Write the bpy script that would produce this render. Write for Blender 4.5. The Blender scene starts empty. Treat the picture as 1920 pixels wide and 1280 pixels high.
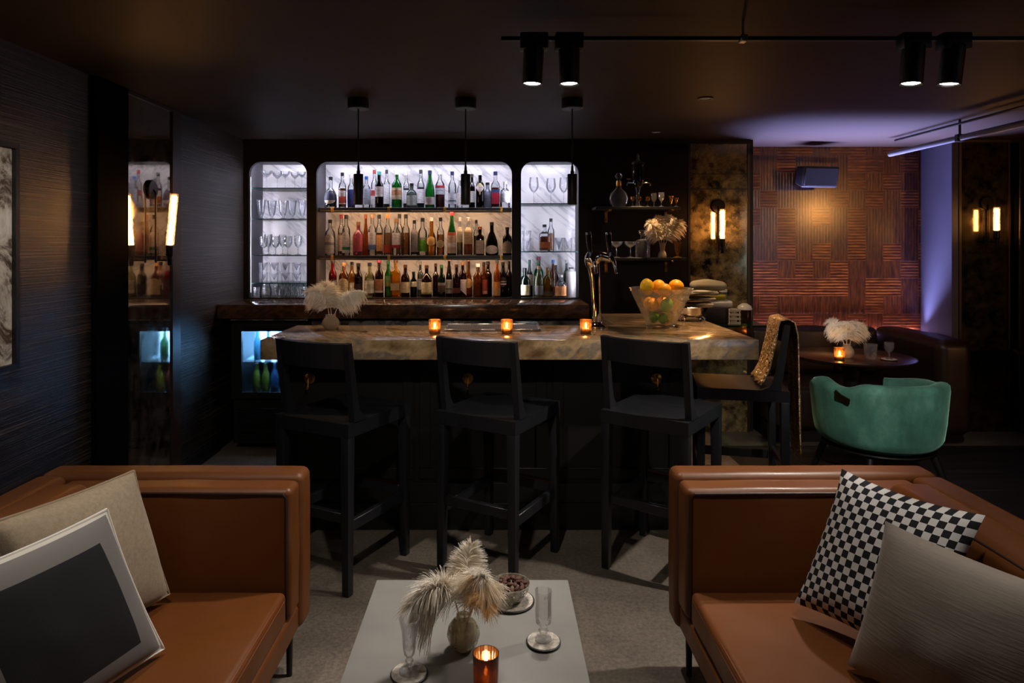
import bpy, bmesh, math, random
from mathutils import Vector, Matrix, noise
RND = random.Random(11)
PI = math.pi
SC = bpy.context.scene
COL = SC.collection
# camera model: f in pixels of the 1920x1280 frame, principal point, eye height
F, CX, CY, EYE = 1240.0, 930.0, 460.0, 1.55
def PX(px, d): return (px - CX) * d / F
def PZ(py, d): return EYE - (py - CY) * d / F
ORD = ['first', 'second', 'third', 'fourth', 'fifth', 'sixth', 'seventh', 'eighth', 'ninth', 'tenth', 'eleventh', 'twelfth', 'thirteenth',
       'fourteenth', 'fifteenth', 'sixteenth', 'seventeenth', 'eighteenth', 'nineteenth', 'twentieth', 'twenty-first', 'twenty-second',
       'twenty-third', 'twenty-fourth', 'twenty-fifth', 'twenty-sixth', 'twenty-seventh', 'twenty-eighth', 'twenty-ninth', 'thirtieth']

# ---------------------------------------------------------------- materials
def lin(c):
    if isinstance(c, str):
        c = c.lstrip('#')
        c = [int(c[i:i + 2], 16) / 255 for i in (0, 2, 4)]
        return tuple((x / 12.92 if x <= .04045 else ((x + .055) / 1.055) ** 2.4) for x in c) + (1,)
    return tuple(c[:3]) + (1,)
MATS = {}
def mat(name):
    m = bpy.data.materials.new(name); m.use_nodes = True
    nt = m.node_tree; nt.nodes.clear()
    out = nt.nodes.new('ShaderNodeOutputMaterial')
    return m, nt, out
def N(nt, typ, **kw):
    n = nt.nodes.new(typ)
    for k, v in kw.items():
        if k.startswith('_'):
            setattr(n, k[1:], v)
        else:
            n.inputs[k.replace('9', ' ')].default_value = v
    return n
def L(nt, a, ao, b, bi): nt.links.new(a.outputs[ao], b.inputs[bi])
def coords(nt, scale=(1, 1, 1), kind='Object', rot=(0, 0, 0), loc=(0, 0, 0)):
    tc = nt.nodes.new('ShaderNodeTexCoord'); mp = nt.nodes.new('ShaderNodeMapping')
    mp.inputs['Scale'].default_value = scale; mp.inputs['Rotation'].default_value = rot; mp.inputs['Location'].default_value = loc
    L(nt, tc, kind, mp, 'Vector'); return mp
def ramp(nt, stops, interp='LINEAR'):
    r = nt.nodes.new('ShaderNodeValToRGB'); e = r.color_ramp.elements; r.color_ramp.interpolation = interp
    while len(e) < len(stops): e.new(.5)
    for i, (p, c) in enumerate(stops):
        e[i].position = p; e[i].color = lin(c)
    return r
def pbr(name, color, rough=.5, metal=0, bump=None, var=None, coat=0, sheen=0, spec=.5, scale=(1, 1, 1), trans=0, ior=1.45, rvar=0):
    """principled; bump=(scale, strength, distance); var=(scale, color2, contrast)"""
    if name in MATS: return MATS[name]
    m, nt, out = mat(name)
    b = N(nt, 'ShaderNodeBsdfPrincipled', Roughness=rough, Metallic=metal)
    b.inputs['Base Color'].default_value = lin(color)
    b.inputs['Specular IOR Level'].default_value = spec
    b.inputs['IOR'].default_value = ior
    b.inputs['Transmission Weight'].default_value = trans
    b.inputs['Coat Weight'].default_value = coat; b.inputs['Coat Roughness'].default_value = .12
    b.inputs['Sheen Weight'].default_value = sheen
    if sheen: b.inputs['Sheen Roughness'].default_value = .4
    L(nt, b, 0, out, 0)
    mp = coords(nt, scale) if (bump or var or rvar) else None
    if var:
        nz = N(nt, 'ShaderNodeTexNoise', Scale=var[0], Detail=6, Roughness=.6); L(nt, mp, 0, nz, 'Vector')
        k = var[2] if len(var) > 2 else .2
        r = ramp(nt, [(.5 - k, color), (.5 + k, var[1])]); L(nt, nz, 'Fac', r, 0); L(nt, r, 0, b, 'Base Color')
    if rvar:
        nz = N(nt, 'ShaderNodeTexNoise', Scale=rvar, Detail=5); L(nt, mp, 0, nz, 'Vector')
        mr = N(nt, 'ShaderNodeMapRange'); mr.inputs[1].default_value = .3; mr.inputs[2].default_value = .7
        mr.inputs[3].default_value = max(0, rough - .12); mr.inputs[4].default_value = rough + .15
        L(nt, nz, 'Fac', mr, 0); L(nt, mr, 0, b, 'Roughness')
    if bump:
        nz = N(nt, 'ShaderNodeTexNoise', Scale=bump[0], Detail=5, Roughness=.6); L(nt, mp, 0, nz, 'Vector')
        bp = N(nt, 'ShaderNodeBump', Strength=bump[1], Distance=bump[2] if len(bump) > 2 else .002)
        L(nt, nz, 'Fac', bp, 'Height'); L(nt, bp, 0, b, 'Normal')
    MATS[name] = m
    return m
def emit(name, color, strength):
    if name in MATS: return MATS[name]
    m, nt, out = mat(name)
    e = N(nt, 'ShaderNodeEmission', Strength=strength); e.inputs[0].default_value = lin(color)
    L(nt, e, 0, out, 0); MATS[name] = m; return m
def thin(name, color='#ffffff', body=.0, gloss=1.0, edge=.25, rough=.03, bump=None, bodycol=None):
    """see-through glass: tinted transparency, some body colour, fresnel gloss, darker towards its edges"""
    if name in MATS: return MATS[name]
    m, nt, out = mat(name)
    t = N(nt, 'ShaderNodeBsdfTransparent'); t.inputs[0].default_value = lin(color)
    d = N(nt, 'ShaderNodeBsdfDiffuse'); d.inputs[0].default_value = lin(bodycol or color)
    tl = N(nt, 'ShaderNodeBsdfTranslucent'); tl.inputs[0].default_value = lin(bodycol or color)
    dm = N(nt, 'ShaderNodeMixShader'); dm.inputs[0].default_value = .5; L(nt, d, 0, dm, 1); L(nt, tl, 0, dm, 2)
    lw = N(nt, 'ShaderNodeLayerWeight', Blend=.35)
    ma = N(nt, 'ShaderNodeMath', _operation='MULTIPLY_ADD'); ma.inputs[1].default_value = edge; ma.inputs[2].default_value = body
    L(nt, lw, 'Facing', ma, 0)
    m1 = N(nt, 'ShaderNodeMixShader'); L(nt, ma, 0, m1, 0); L(nt, t, 0, m1, 1); L(nt, dm, 0, m1, 2)
    g = N(nt, 'ShaderNodeBsdfGlossy', Roughness=rough)
    fr = N(nt, 'ShaderNodeFresnel', IOR=1.5)
    mu = N(nt, 'ShaderNodeMath', _operation='MULTIPLY'); mu.inputs[1].default_value = gloss; L(nt, fr, 0, mu, 0)
    m2 = N(nt, 'ShaderNodeMixShader'); L(nt, mu, 0, m2, 0); L(nt, m1, 0, m2, 1); L(nt, g, 0, m2, 2)
    if bump:
        mp = coords(nt)
        v = N(nt, 'ShaderNodeTexVoronoi', Scale=bump[0]); L(nt, mp, 0, v, 'Vector')
        bp = N(nt, 'ShaderNodeBump', Strength=bump[1], Distance=.004); L(nt, v, 'Distance', bp, 'Height')
        L(nt, bp, 0, g, 'Normal'); L(nt, bp, 0, fr, 'Normal'); L(nt, bp, 0, lw, 'Normal')
    L(nt, m2, 0, out, 0); MATS[name] = m; return m

# ---------------------------------------------------------------- objects
def obj(name, bm, m, parent=None, loc=(0, 0, 0), rot=(0, 0, 0), smooth=38):
    me = bpy.data.meshes.new(name)
    if not isinstance(bm, bmesh.types.BMesh):
        raise TypeError(name)
    bmesh.ops.recalc_face_normals(bm, faces=bm.faces)
    bm.to_mesh(me); bm.free()
    for k in (m if isinstance(m, (list, tuple)) else [m]): me.materials.append(k)
    if smooth:
        me.polygons.foreach_set('use_smooth', [True] * len(me.polygons))
        me.set_sharp_from_angle(angle=math.radians(smooth))
    o = bpy.data.objects.new(name, me); COL.objects.link(o)
    o.location = loc; o.rotation_euler = rot
    if parent is not None: o.parent = parent
    return o
def tag(o, label=None, cat=None, group=None, kind=None):
    if label: o['label'] = label
    if cat: o['category'] = cat
    if group: o['group'] = group
    if kind: o['kind'] = kind
    return o
def thing(name, label, cat, loc=(0, 0, 0), rz=0, group=None, rot=None):
    o = bpy.data.objects.new(name, None); COL.objects.link(o)
    o.location = loc; o.rotation_euler = rot or (0, 0, rz); o.empty_display_size = .05
    return tag(o, label, cat, group)
def dup(root, label, loc, rz=None, group=None):
    r = root.copy(); COL.objects.link(r); r.location = loc
    if rz is not None: r.rotation_euler = (0, 0, rz)
    r['label'] = label
    if group: r['group'] = group
    for ch in list(root.children):
        c = ch.copy(); COL.objects.link(c); c.parent = r
        for g in list(ch.children):
            d = g.copy(); COL.objects.link(d); d.parent = c
    return r
def BM(): return bmesh.new()
def box(bm, x0, x1, y0, y1, z0, z1, bev=0, seg=2, mi=0):
    r = bmesh.ops.create_cube(bm, size=1)
    vs = r['verts']
    for v in vs:
        v.co = Vector((x0 + (v.co.x + .5) * (x1 - x0), y0 + (v.co.y + .5) * (y1 - y0), z0 + (v.co.z + .5) * (z1 - z0)))
    fs = list({f for v in vs for f in v.link_faces})
    for f in fs: f.material_index = mi
    if bev:
        es = list({e for v in vs for e in v.link_edges})
        bmesh.ops.bevel(bm, geom=es, offset=bev, segments=seg, profile=.5, affect='EDGES', material=-1)
    return bm
def lathe(bm, prof, seg=24, n=2.0, c=(0, 0, 0), mi=0, sx=1, sy=1):
    """prof: (r, z) from bottom to top; n > 2 gives a squarer section"""
    rings = []
    for r, z in prof:
        if r < 1e-6:
            rings.append([bm.verts.new((c[0], c[1], c[2] + z))]); continue
        ring = []
        for i in range(seg):
            a = 2 * PI * (i + .5) / seg
            ca, sa = math.cos(a), math.sin(a)
            k = (abs(ca) ** n + abs(sa) ** n) ** (-1 / n)
            ring.append(bm.verts.new((c[0] + r * k * ca * sx, c[1] + r * k * sa * sy, c[2] + z)))
        rings.append(ring)
    for a, b in zip(rings, rings[1:]):
        for i in range(seg):
            j = (i + 1) % seg
            if len(a) == 1 and len(b) == 1: continue
            if len(a) == 1: f = bm.faces.new((a[0], b[j], b[i]))
            elif len(b) == 1: f = bm.faces.new((a[i], a[j], b[0]))
            else: f = bm.faces.new((a[i], a[j], b[j], b[i]))
            f.material_index = mi
    return bm
def tube(bm, pts, r, seg=8, cap=True, mi=0):
    pts = [Vector(p) for p in pts]
    n = len(pts); rs = r if isinstance(r, (list, tuple)) else [r] * n
    t0 = (pts[1] - pts[0]).normalized()
    u = t0.orthogonal().normalized(); rings = []
    for i, p in enumerate(pts):
        t = ((pts[min(i + 1, n - 1)] - pts[max(i - 1, 0)])).normalized()
        u = (u - t * u.dot(t)).normalized(); w = t.cross(u)
        rings.append([bm.verts.new(p + (u * math.cos(2 * PI * k / seg) + w * math.sin(2 * PI * k / seg)) * rs[i]) for k in range(seg)])
    for a, b in zip(rings, rings[1:]):
        for k in range(seg):
            bm.faces.new((a[k], a[(k + 1) % seg], b[(k + 1) % seg], b[k])).material_index = mi
    if cap:
        bm.faces.new(rings[0][::-1]).material_index = mi; bm.faces.new(rings[-1]).material_index = mi
    return bm
def prism(bm, poly, axis, a0, a1, mi=0):
    """poly in the plane across AXIS: x -> (y,z), y -> (x,z), z -> (x,y)"""
    def P(p, a):
        return (a, p[0], p[1]) if axis == 'x' else (p[0], a, p[1]) if axis == 'y' else (p[0], p[1], a)
    A = [bm.verts.new(P(p, a0)) for p in poly]; B = [bm.verts.new(P(p, a1)) for p in poly]
    fs = [bm.faces.new(A[::-1]), bm.faces.new(B)]
    for i in range(len(poly)):
        j = (i + 1) % len(poly); fs.append(bm.faces.new((A[i], A[j], B[j], B[i])))
    for f in fs: f.material_index = mi
    return bm
def rbox(bm, x0, x1, y0, y1, z0, z1, r=.03, mid=8, crown=(0, 0, 0), wob=0, seed=0):
    """soft cushion box: rounded edges, each pair of faces crowned by CROWN"""
    lo, hi = Vector((x0, y0, z0)), Vector((x1, y1, z1))
    def ax(i):
        l = hi[i] - lo[i]; rr = min(r, l * .49)
        a = [rr * k for k in (0, .35, .65, .85, 1)]
        return [lo[i] + k for k in a] + [lo[i] + rr + (l - 2 * rr) * k / mid for k in range(1, mid)] + [hi[i] - k for k in a[::-1]]
    A = [ax(i) for i in range(3)]
    cache = {}
    def vert(p):
        k = tuple(round(q, 5) for q in p)
        if k in cache: return cache[k]
        p = Vector(p); c = Vector([min(max(p[i], lo[i] + min(r, (hi[i] - lo[i]) * .49)), hi[i] - min(r, (hi[i] - lo[i]) * .49)) for i in range(3)])
        d = p - c; nrm = d.normalized() if d.length else Vector((0, 0, 1))
        rr = min(r, min(hi - lo) * .49)
        q = c + nrm * rr if d.length else p
        u = [(2 * (p[i] - lo[i]) / (hi[i] - lo[i]) - 1) for i in range(3)]
        for i in range(3):
            j, k2 = (i + 1) % 3, (i + 2) % 3
            q[i] += u[i] * crown[i] * (1 - u[j] ** 2) * (1 - u[k2] ** 2)
        if wob: q += nrm * wob * noise.noise(p * 7 + Vector((seed, 0, 0)))
        v = cache[k] = bm.verts.new(q); return v
    for i in range(3):
        j, k = (i + 1) % 3, (i + 2) % 3
        for s in (lo[i], hi[i]):
            for a in range(len(A[j]) - 1):
                for b in range(len(A[k]) - 1):
                    q = []
                    for (da, db) in ((0, 0), (1, 0), (1, 1), (0, 1)):
                        p = [0, 0, 0]; p[i] = s; p[j] = A[j][a + da]; p[k] = A[k][b + db]; q.append(vert(p))
                    try: bm.faces.new(q)
                    except ValueError: pass
    return bm
def bez(p0, p1, p2, p3, n):
    p0, p1, p2, p3 = map(Vector, (p0, p1, p2, p3)); o = []
    for i in range(n + 1):
        t = i / n; s = 1 - t
        o.append(p0 * s ** 3 + p1 * 3 * s * s * t + p2 * 3 * s * t * t + p3 * t ** 3)
    return o
# ---------------------------------------------------------------- the room
XL, YB, YN, CEIL, XR = -2.10, 5.50, 5.88, 2.43, 6.40
def mat_marble():
    m, nt, out = mat('white_marble')
    b = N(nt, 'ShaderNodeBsdfPrincipled', Roughness=.22); L(nt, b, 0, out, 0)
    mp = coords(nt, (1, 1, 1), rot=(0, math.radians(-38), 0))
    mp2 = N(nt, 'ShaderNodeMapping'); mp2.inputs['Scale'].default_value = (.55, 1, 2.2); L(nt, mp, 0, mp2, 0)
    n1 = N(nt, 'ShaderNodeTexNoise', Scale=1.9, Detail=9, Roughness=.6, Distortion=1.0); L(nt, mp2, 0, n1, 'Vector')
    sub = N(nt, 'ShaderNodeMath', _operation='SUBTRACT'); sub.inputs[1].default_value = .5; L(nt, n1, 'Fac', sub, 0)
    ab = N(nt, 'ShaderNodeMath', _operation='ABSOLUTE'); L(nt, sub, 0, ab, 0)
    r = ramp(nt, [(0, '#b2b2b6'), (.012, '#cfcfd1'), (.035, '#e2e1e0'), (.2, '#eae9e7')]); L(nt, ab, 0, r, 0)
    L(nt, r, 0, b, 'Base Color'); return m
def mat_stone(name, c1, c2, c3, c4, rough, dirs):
    m, nt, out = mat(name)
    b = N(nt, 'ShaderNodeBsdfPrincipled', Roughness=rough); b.inputs['Coat Weight'].default_value = .35; b.inputs['Coat Roughness'].default_value = .08
    L(nt, b, 0, out, 0)
    mp = coords(nt, rot=dirs); mp2 = N(nt, 'ShaderNodeMapping'); mp2.inputs['Scale'].default_value = (.5, 6.5, 6.5); L(nt, mp, 0, mp2, 0)
    n1 = N(nt, 'ShaderNodeTexNoise', Scale=1.7, Detail=5, Roughness=.5, Distortion=.12); L(nt, mp2, 0, n1, 'Vector')
    r = ramp(nt, [(.30, c1), (.43, c2), (.52, c3), (.60, c4), (.68, c2), (.75, c3)]); L(nt, n1, 'Fac', r, 0)
    n2 = N(nt, 'ShaderNodeTexNoise', Scale=5, Detail=5, Roughness=.55, Distortion=.1); L(nt, mp2, 0, n2, 'Vector')
    r2 = ramp(nt, [(.3, '#8a8078'), (.5, '#ffffff'), (.7, '#d6c8b6')]); L(nt, n2, 'Fac', r2, 0)
    mx = N(nt, 'ShaderNodeMix', _data_type='RGBA', _blend_type='MULTIPLY'); mx.inputs[0].default_value = .45
    L(nt, r, 0, mx, 6); L(nt, r2, 0, mx, 7); L(nt, mx, 2, b, 'Base Color'); return m
def mat_grasscloth():
    m, nt, out = mat('grasscloth')
    b = N(nt, 'ShaderNodeBsdfPrincipled', Roughness=.4); b.inputs['Specular IOR Level'].default_value = .55; L(nt, b, 0, out, 0)
    mp = coords(nt, (1, 1.3, 140)); n1 = N(nt, 'ShaderNodeTexNoise', Scale=1, Detail=5, Roughness=.65, Distortion=.25); L(nt, mp, 0, n1, 'Vector')
    r = ramp(nt, [(.3, '#0a0706'), (.5, '#1e1713'), (.62, '#4a3c32'), (.76, '#84705f')]); L(nt, n1, 'Fac', r, 0)
    # strips of paper about 0.36 m wide, each its own tone
    tc = N(nt, 'ShaderNodeTexCoord'); sx = N(nt, 'ShaderNodeSeparateXYZ'); L(nt, tc, 'Object', sx, 0)
    dv = N(nt, 'ShaderNodeMath', _operation='DIVIDE'); dv.inputs[1].default_value = .36; L(nt, sx, 1, dv, 0)
    fl = N(nt, 'ShaderNodeMath', _operation='FLOOR'); L(nt, dv, 0, fl, 0)
    wn = N(nt, 'ShaderNodeTexWhiteNoise', _noise_dimensions='1D'); L(nt, fl, 0, wn, 'W')
    mr = N(nt, 'ShaderNodeMapRange'); mr.inputs[3].default_value = .7; mr.inputs[4].default_value = 1.15; L(nt, wn, 'Value', mr, 0)
    mx = N(nt, 'ShaderNodeMix', _data_type='RGBA', _blend_type='MULTIPLY'); mx.inputs[0].default_value = 1
    L(nt, r, 0, mx, 6); L(nt, mr, 0, mx, 7); L(nt, mx, 2, b, 'Base Color')
    bp = N(nt, 'ShaderNodeBump', Strength=.8, Distance=.004); L(nt, n1, 'Fac', bp, 'Height'); L(nt, bp, 0, b, 'Normal'); return m
def mat_basket():
    m, nt, out = mat('basket_parquet')
    b = N(nt, 'ShaderNodeBsdfPrincipled', Roughness=.28); b.inputs['Coat Weight'].default_value = .6; b.inputs['Coat Roughness'].default_value = .17; L(nt, b, 0, out, 0)
    tc = N(nt, 'ShaderNodeTexCoord'); sp = N(nt, 'ShaderNodeSeparateXYZ'); L(nt, tc, 'Object', sp, 0)
    def M(op, a, b2=None, v=None):
        n = N(nt, 'ShaderNodeMath', _operation=op)
        L(nt, a[0], a[1], n, 0)
        if b2: L(nt, b2[0], b2[1], n, 1)
        if v is not None: n.inputs[1].default_value = v
        return (n, 0)
    u = M('DIVIDE', (sp, 0), v=.157); w = M('DIVIDE', (sp, 2), v=.157)
    fu, fw = M('FLOOR', u), M('FLOOR', w)
    par = M('MODULO', M('ADD', M('ADD', fu, fw), v=100), v=2)
    cv = N(nt, 'ShaderNodeCombineXYZ'); L(nt, fu[0], 0, cv, 0); L(nt, fw[0], 0, cv, 1)
    wn = N(nt, 'ShaderNodeTexWhiteNoise', _noise_dimensions='2D'); L(nt, cv, 0, wn, 'Vector')
    par = M('GREATER_THAN', M('ADD', M('MULTIPLY', par, v=.35), (wn, 0)), v=.68)
    su = M('SINE', M('MULTIPLY', u, v=2 * PI * 6)); sw = M('SINE', M('MULTIPLY', w, v=2 * PI * 6))
    mx = N(nt, 'ShaderNodeMix', _data_type='FLOAT'); L(nt, par[0], 0, mx, 0); L(nt, su[0], 0, mx, 2); L(nt, sw[0], 0, mx, 3)
    # tile joints
    fr_u, fr_w = M('FRACT', u), M('FRACT', w)
    ju = M('COMPARE', fr_u, v=0); ju[0].inputs[2].default_value = .03
    jw = M('COMPARE', fr_w, v=0); jw[0].inputs[2].default_value = .03
    j = M('MAXIMUM', ju, jw)
    hh = M('SUBTRACT', (mx, 0), M('MULTIPLY', j, v=1.2))
    mpA = coords(nt, (8, 8, 60)); nA = N(nt, 'ShaderNodeTexNoise', Scale=1, Detail=6, Roughness=.7); L(nt, mpA, 0, nA, 'Vector')
    mpB = coords(nt, (60, 8, 8)); nB = N(nt, 'ShaderNodeTexNoise', Scale=1, Detail=6, Roughness=.7); L(nt, mpB, 0, nB, 'Vector')
    mxn = N(nt, 'ShaderNodeMix', _data_type='FLOAT'); L(nt, par[0], 0, mxn, 0); L(nt, nB, 'Fac', mxn, 2); L(nt, nA, 'Fac', mxn, 3)
    r = ramp(nt, [(.28, '#200c04'), (.45, '#5c2a0c'), (.58, '#824212'), (.75, '#a45e20')]); L(nt, mxn, 0, r, 0)
    mr = N(nt, 'ShaderNodeMapRange'); mr.inputs[3].default_value = .6; mr.inputs[4].default_value = 1.05; L(nt, wn, 'Value', mr, 0)
    mm = N(nt, 'ShaderNodeMix', _data_type='RGBA', _blend_type='MULTIPLY'); mm.inputs[0].default_value = 1; L(nt, r, 0, mm, 6); L(nt, mr, 0, mm, 7)
    L(nt, mm, 2, b, 'Base Color')
    h2 = M('ADD', hh, M('MULTIPLY', (mxn, 0), v=2.0))
    bp = N(nt, 'ShaderNodeBump', Strength=.42, Distance=.004); L(nt, h2[0], 0, bp, 'Height'); L(nt, bp, 0, b, 'Normal')
    return m
def mat_mirror(name, tint, spots, rough=.06, metal=.55):
    m, nt, out = mat(name)
    b = N(nt, 'ShaderNodeBsdfPrincipled', Metallic=1, Roughness=rough); L(nt, b, 0, out, 0)
    mp = coords(nt); n1 = N(nt, 'ShaderNodeTexNoise', Scale=5, Detail=9, Roughness=.72, Distortion=.4); L(nt, mp, 0, n1, 'Vector')
    r = ramp(nt, [(.36, spots), (.47, tint), (.60, tint), (.72, spots)]); L(nt, n1, 'Fac', r, 0); L(nt, r, 0, b, 'Base Color')
    mr = N(nt, 'ShaderNodeMapRange'); mr.inputs[1].default_value = .5; mr.inputs[2].default_value = .75; mr.inputs[3].default_value = rough; mr.inputs[4].default_value = .22
    L(nt, n1, 'Fac', mr, 0); L(nt, mr, 0, b, 'Roughness')
    n3 = N(nt, 'ShaderNodeTexNoise', Scale=9, Detail=8, Roughness=.7); L(nt, mp, 0, n3, 'Vector')
    m3 = N(nt, 'ShaderNodeMapRange'); m3.inputs[1].default_value = .38; m3.inputs[2].default_value = .62; m3.inputs[3].default_value = metal; m3.inputs[4].default_value = 1
    L(nt, n3, 'Fac', m3, 0); L(nt, m3, 0, b, 'Metallic'); return m
def mat_floor():
    m, nt, out = mat('concrete_and_boards')
    b = N(nt, 'ShaderNodeBsdfPrincipled', Roughness=.55); L(nt, b, 0, out, 0)
    mp = coords(nt); n1 = N(nt, 'ShaderNodeTexNoise', Scale=1.6, Detail=10, Roughness=.65); L(nt, mp, 0, n1, 'Vector')
    r = ramp(nt, [(.3, '#5c534a'), (.5, '#776c60'), (.7, '#8b8174')]); L(nt, n1, 'Fac', r, 0)
    n2 = N(nt, 'ShaderNodeTexNoise', Scale=60, Detail=4, Roughness=.7); L(nt, mp, 0, n2, 'Vector')
    r2 = ramp(nt, [(.3, '#b0b0b0'), (.7, '#ffffff')]); L(nt, n2, 'Fac', r2, 0)
    mm = N(nt, 'ShaderNodeMix', _data_type='RGBA', _blend_type='MULTIPLY'); mm.inputs[0].default_value = 1; L(nt, r, 0, mm, 6); L(nt, r2, 0, mm, 7)
    # dark worn boards in the lounge corner on the right
    mb = coords(nt, (1.2, 26, 1), rot=(0, 0, math.radians(35))); nb = N(nt, 'ShaderNodeTexNoise', Scale=1, Detail=8, Roughness=.75); L(nt, mb, 0, nb, 'Vector')
    rb = ramp(nt, [(.35, '#14110f'), (.55, '#26211d'), (.7, '#433c35'), (.8, '#6d655c')]); L(nt, nb, 'Fac', rb, 0)
    sp = N(nt, 'ShaderNodeSeparateXYZ'); tc = N(nt, 'ShaderNodeTexCoord'); L(nt, tc, 'Object', sp, 0)
    gx = N(nt, 'ShaderNodeMath', _operation='GREATER_THAN'); gx.inputs[1].default_value = 1.72; L(nt, sp, 0, gx, 0)
    ly = N(nt, 'ShaderNodeMath', _operation='LESS_THAN'); ly.inputs[1].default_value = 5.12; L(nt, sp, 1, ly, 0)
    gy = N(nt, 'ShaderNodeMath', _operation='MULTIPLY'); L(nt, gx, 0, gy, 0); L(nt, ly, 0, gy, 1)
    mf = N(nt, 'ShaderNodeMix', _data_type='RGBA'); L(nt, gy, 0, mf, 0); L(nt, mm, 2, mf, 6); L(nt, rb, 0, mf, 7); L(nt, mf, 2, b, 'Base Color')
    ad = N(nt, 'ShaderNodeMath', _operation='ADD'); L(nt, n2, 'Fac', ad, 0); L(nt, nb, 'Fac', ad, 1)
    bp = N(nt, 'ShaderNodeBump', Strength=.12, Distance=.003); L(nt, ad, 0, bp, 'Height'); L(nt, bp, 0, b, 'Normal'); return m

M_MARBLE = mat_marble()
M_STONE = mat_stone('bar_stone', '#6e5438', '#a08460', '#bfa27a', '#85786a', .16, (0, math.radians(28), math.radians(35)))
M_STONE_D = mat_stone('counter_stone', '#2a1c14', '#4c3526', '#5e4634', '#3c3029', .16, (0, math.radians(20), math.radians(35)))
M_GRASS = mat_grasscloth(); M_BASKET = mat_basket(); M_FLOOR = mat_floor()
M_CEIL = pbr('ceiling_paint', '#33261b', .6, spec=.25, var=(.8, '#2c2118', .2))
M_DARK = pbr('dark_panel', '#17120f', .5, spec=.3, var=(1.5, '#1c1613', .2))
M_DARK2 = pbr('dark_paint', '#0f0d0c', .55, spec=.4)
M_SIDE = pbr('niche_side', '#55525a', .5)
M_ALC = pbr('alcove_paint', '#3e3d4a', .7, var=(2, '#484655', .2))
M_MIR = mat_mirror('antique_mirror', '#b49c6c', '#8a7248', .06, .35)
M_MIRD = mat_mirror('dark_antique_mirror', '#6a5c44', '#3a3020', .06, .72); M_MIRL = mat_mirror('smoked_mirror', '#a39b90', '#7d7266', .03, .85)
M_BLACK = pbr('black_metal', '#0d0d0d', .45, spec=.5)
M_BRASS = pbr('brass', '#b98a3c', .3, metal=1, rvar=20)
M_STEEL = pbr('steel', '#b8b8ba', .25, metal=1, rvar=15)
M_CHROME = pbr('chrome', '#e6e4e0', .05, metal=1)

def struct(name, bm, m, **k):
    return tag(obj(name, bm, m, **k), kind='structure')
struct('floor', box(BM(), XL - .1, XR + .1, -2.3, 6.0, -.1, 0), M_FLOOR)
struct('ceiling', box(BM(), XL - .1, XR + .1, -2.3, 6.0, CEIL, CEIL + .1), M_CEIL)
struct('wall_left', box(BM(), XL - .1, XL, -2.3, 6.0, 0, CEIL), M_GRASS)
struct('wall_right', box(BM(), XR, XR + .1, -2.3, 6.0, 0, CEIL), M_DARK2)
# wall behind the camera, with a daylight window far right that the mirrors pick up
bm = box(BM(), XL, 5.0, -2.3, -2.2, 0, CEIL); box(bm, 6.0, XR, -2.3, -2.2, 0, CEIL); box(bm, 5.0, 6.0, -2.3, -2.2, 0, .9); box(bm, 5.0, 6.0, -2.3, -2.2, 2.35, CEIL)
struct('wall_front', bm, M_DARK2)
w = struct('window_1', box(box(box(box(BM(), 5.0, 5.03, -2.28, -2.2, .9, 2.35), 5.97, 6.0, -2.28, -2.2, .9, 2.35), 5.03, 5.97, -2.28, -2.2, 2.32, 2.35), 5.03, 5.97, -2.28, -2.2, .9, .93), M_BLACK)
obj('daylight_pane', box(BM(), 5.03, 5.97, -2.27, -2.26, .93, 2.32), emit('daylight', '#a8caff', 1.4), w)
# back wall with three round-cornered niches
def rrect(x0, x1, z0, z1, r, low=False):
    p = []
    for cx, cz, a0 in ((x1 - r, z1 - r, 0), (x0 + r, z1 - r, 90)):
        for k in range(9):
            a = math.radians(a0 + 90 * k / 8); p.append((cx + r * math.cos(a), cz + r * math.sin(a)))
    return p + [(x0, z0), (x1, z0)]
NICHE = [(PX(467, YB), PX(575, YB)), (PX(593, YB), PX(960, YB)), (PX(977, YB), PX(1085, YB))]
NTOP, CTOP, CTHK = 2.246, 1.105, .105
XM0, XM1 = PX(1290, YB), PX(1406, YB)
cu = bpy.data.curves.new('panel', 'CURVE'); cu.dimensions = '2D'; cu.fill_mode = 'BOTH'; cu.extrude = .02
def spl(pts):
    s = cu.splines.new('POLY'); s.points.add(len(pts) - 1); s.use_cyclic_u = True
    for q, p in zip(s.points, pts): q.co = (p[0], p[1], 0, 1)
spl([(XL, CTOP + .001), (.705, CTOP + .001), (.705, 0), (XM0, 0), (XM0, CEIL), (XL, CEIL)])
for a, b2 in NICHE: spl(rrect(a, b2, CTOP + .01, NTOP, .10))
tmp = bpy.data.objects.new('panel', cu); COL.objects.link(tmp)
me = bpy.data.meshes.new_from_object(tmp.evaluated_get(bpy.context.evaluated_depsgraph_get()))
bm = BM(); bm.from_mesh(me); bpy.data.objects.remove(tmp)
bmesh.ops.transform(bm, matrix=Matrix.Translation((0, YB + .02, 0)) @ Matrix.Rotation(PI / 2, 4, 'X'), verts=bm.verts)
wb = struct('wall_back', bm, M_DARK)
struct('wall_back_base', box(BM(), XL, .705, YB, YB + .04, 0, .99), M_DARK)
M_LED = emit('cool_led', '#eceaff', 66); M_LEDV = emit('cool_led_jamb', '#eceaff', 60)
M_LEDW = emit('warm_led', '#ffc99a', 60)
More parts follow.
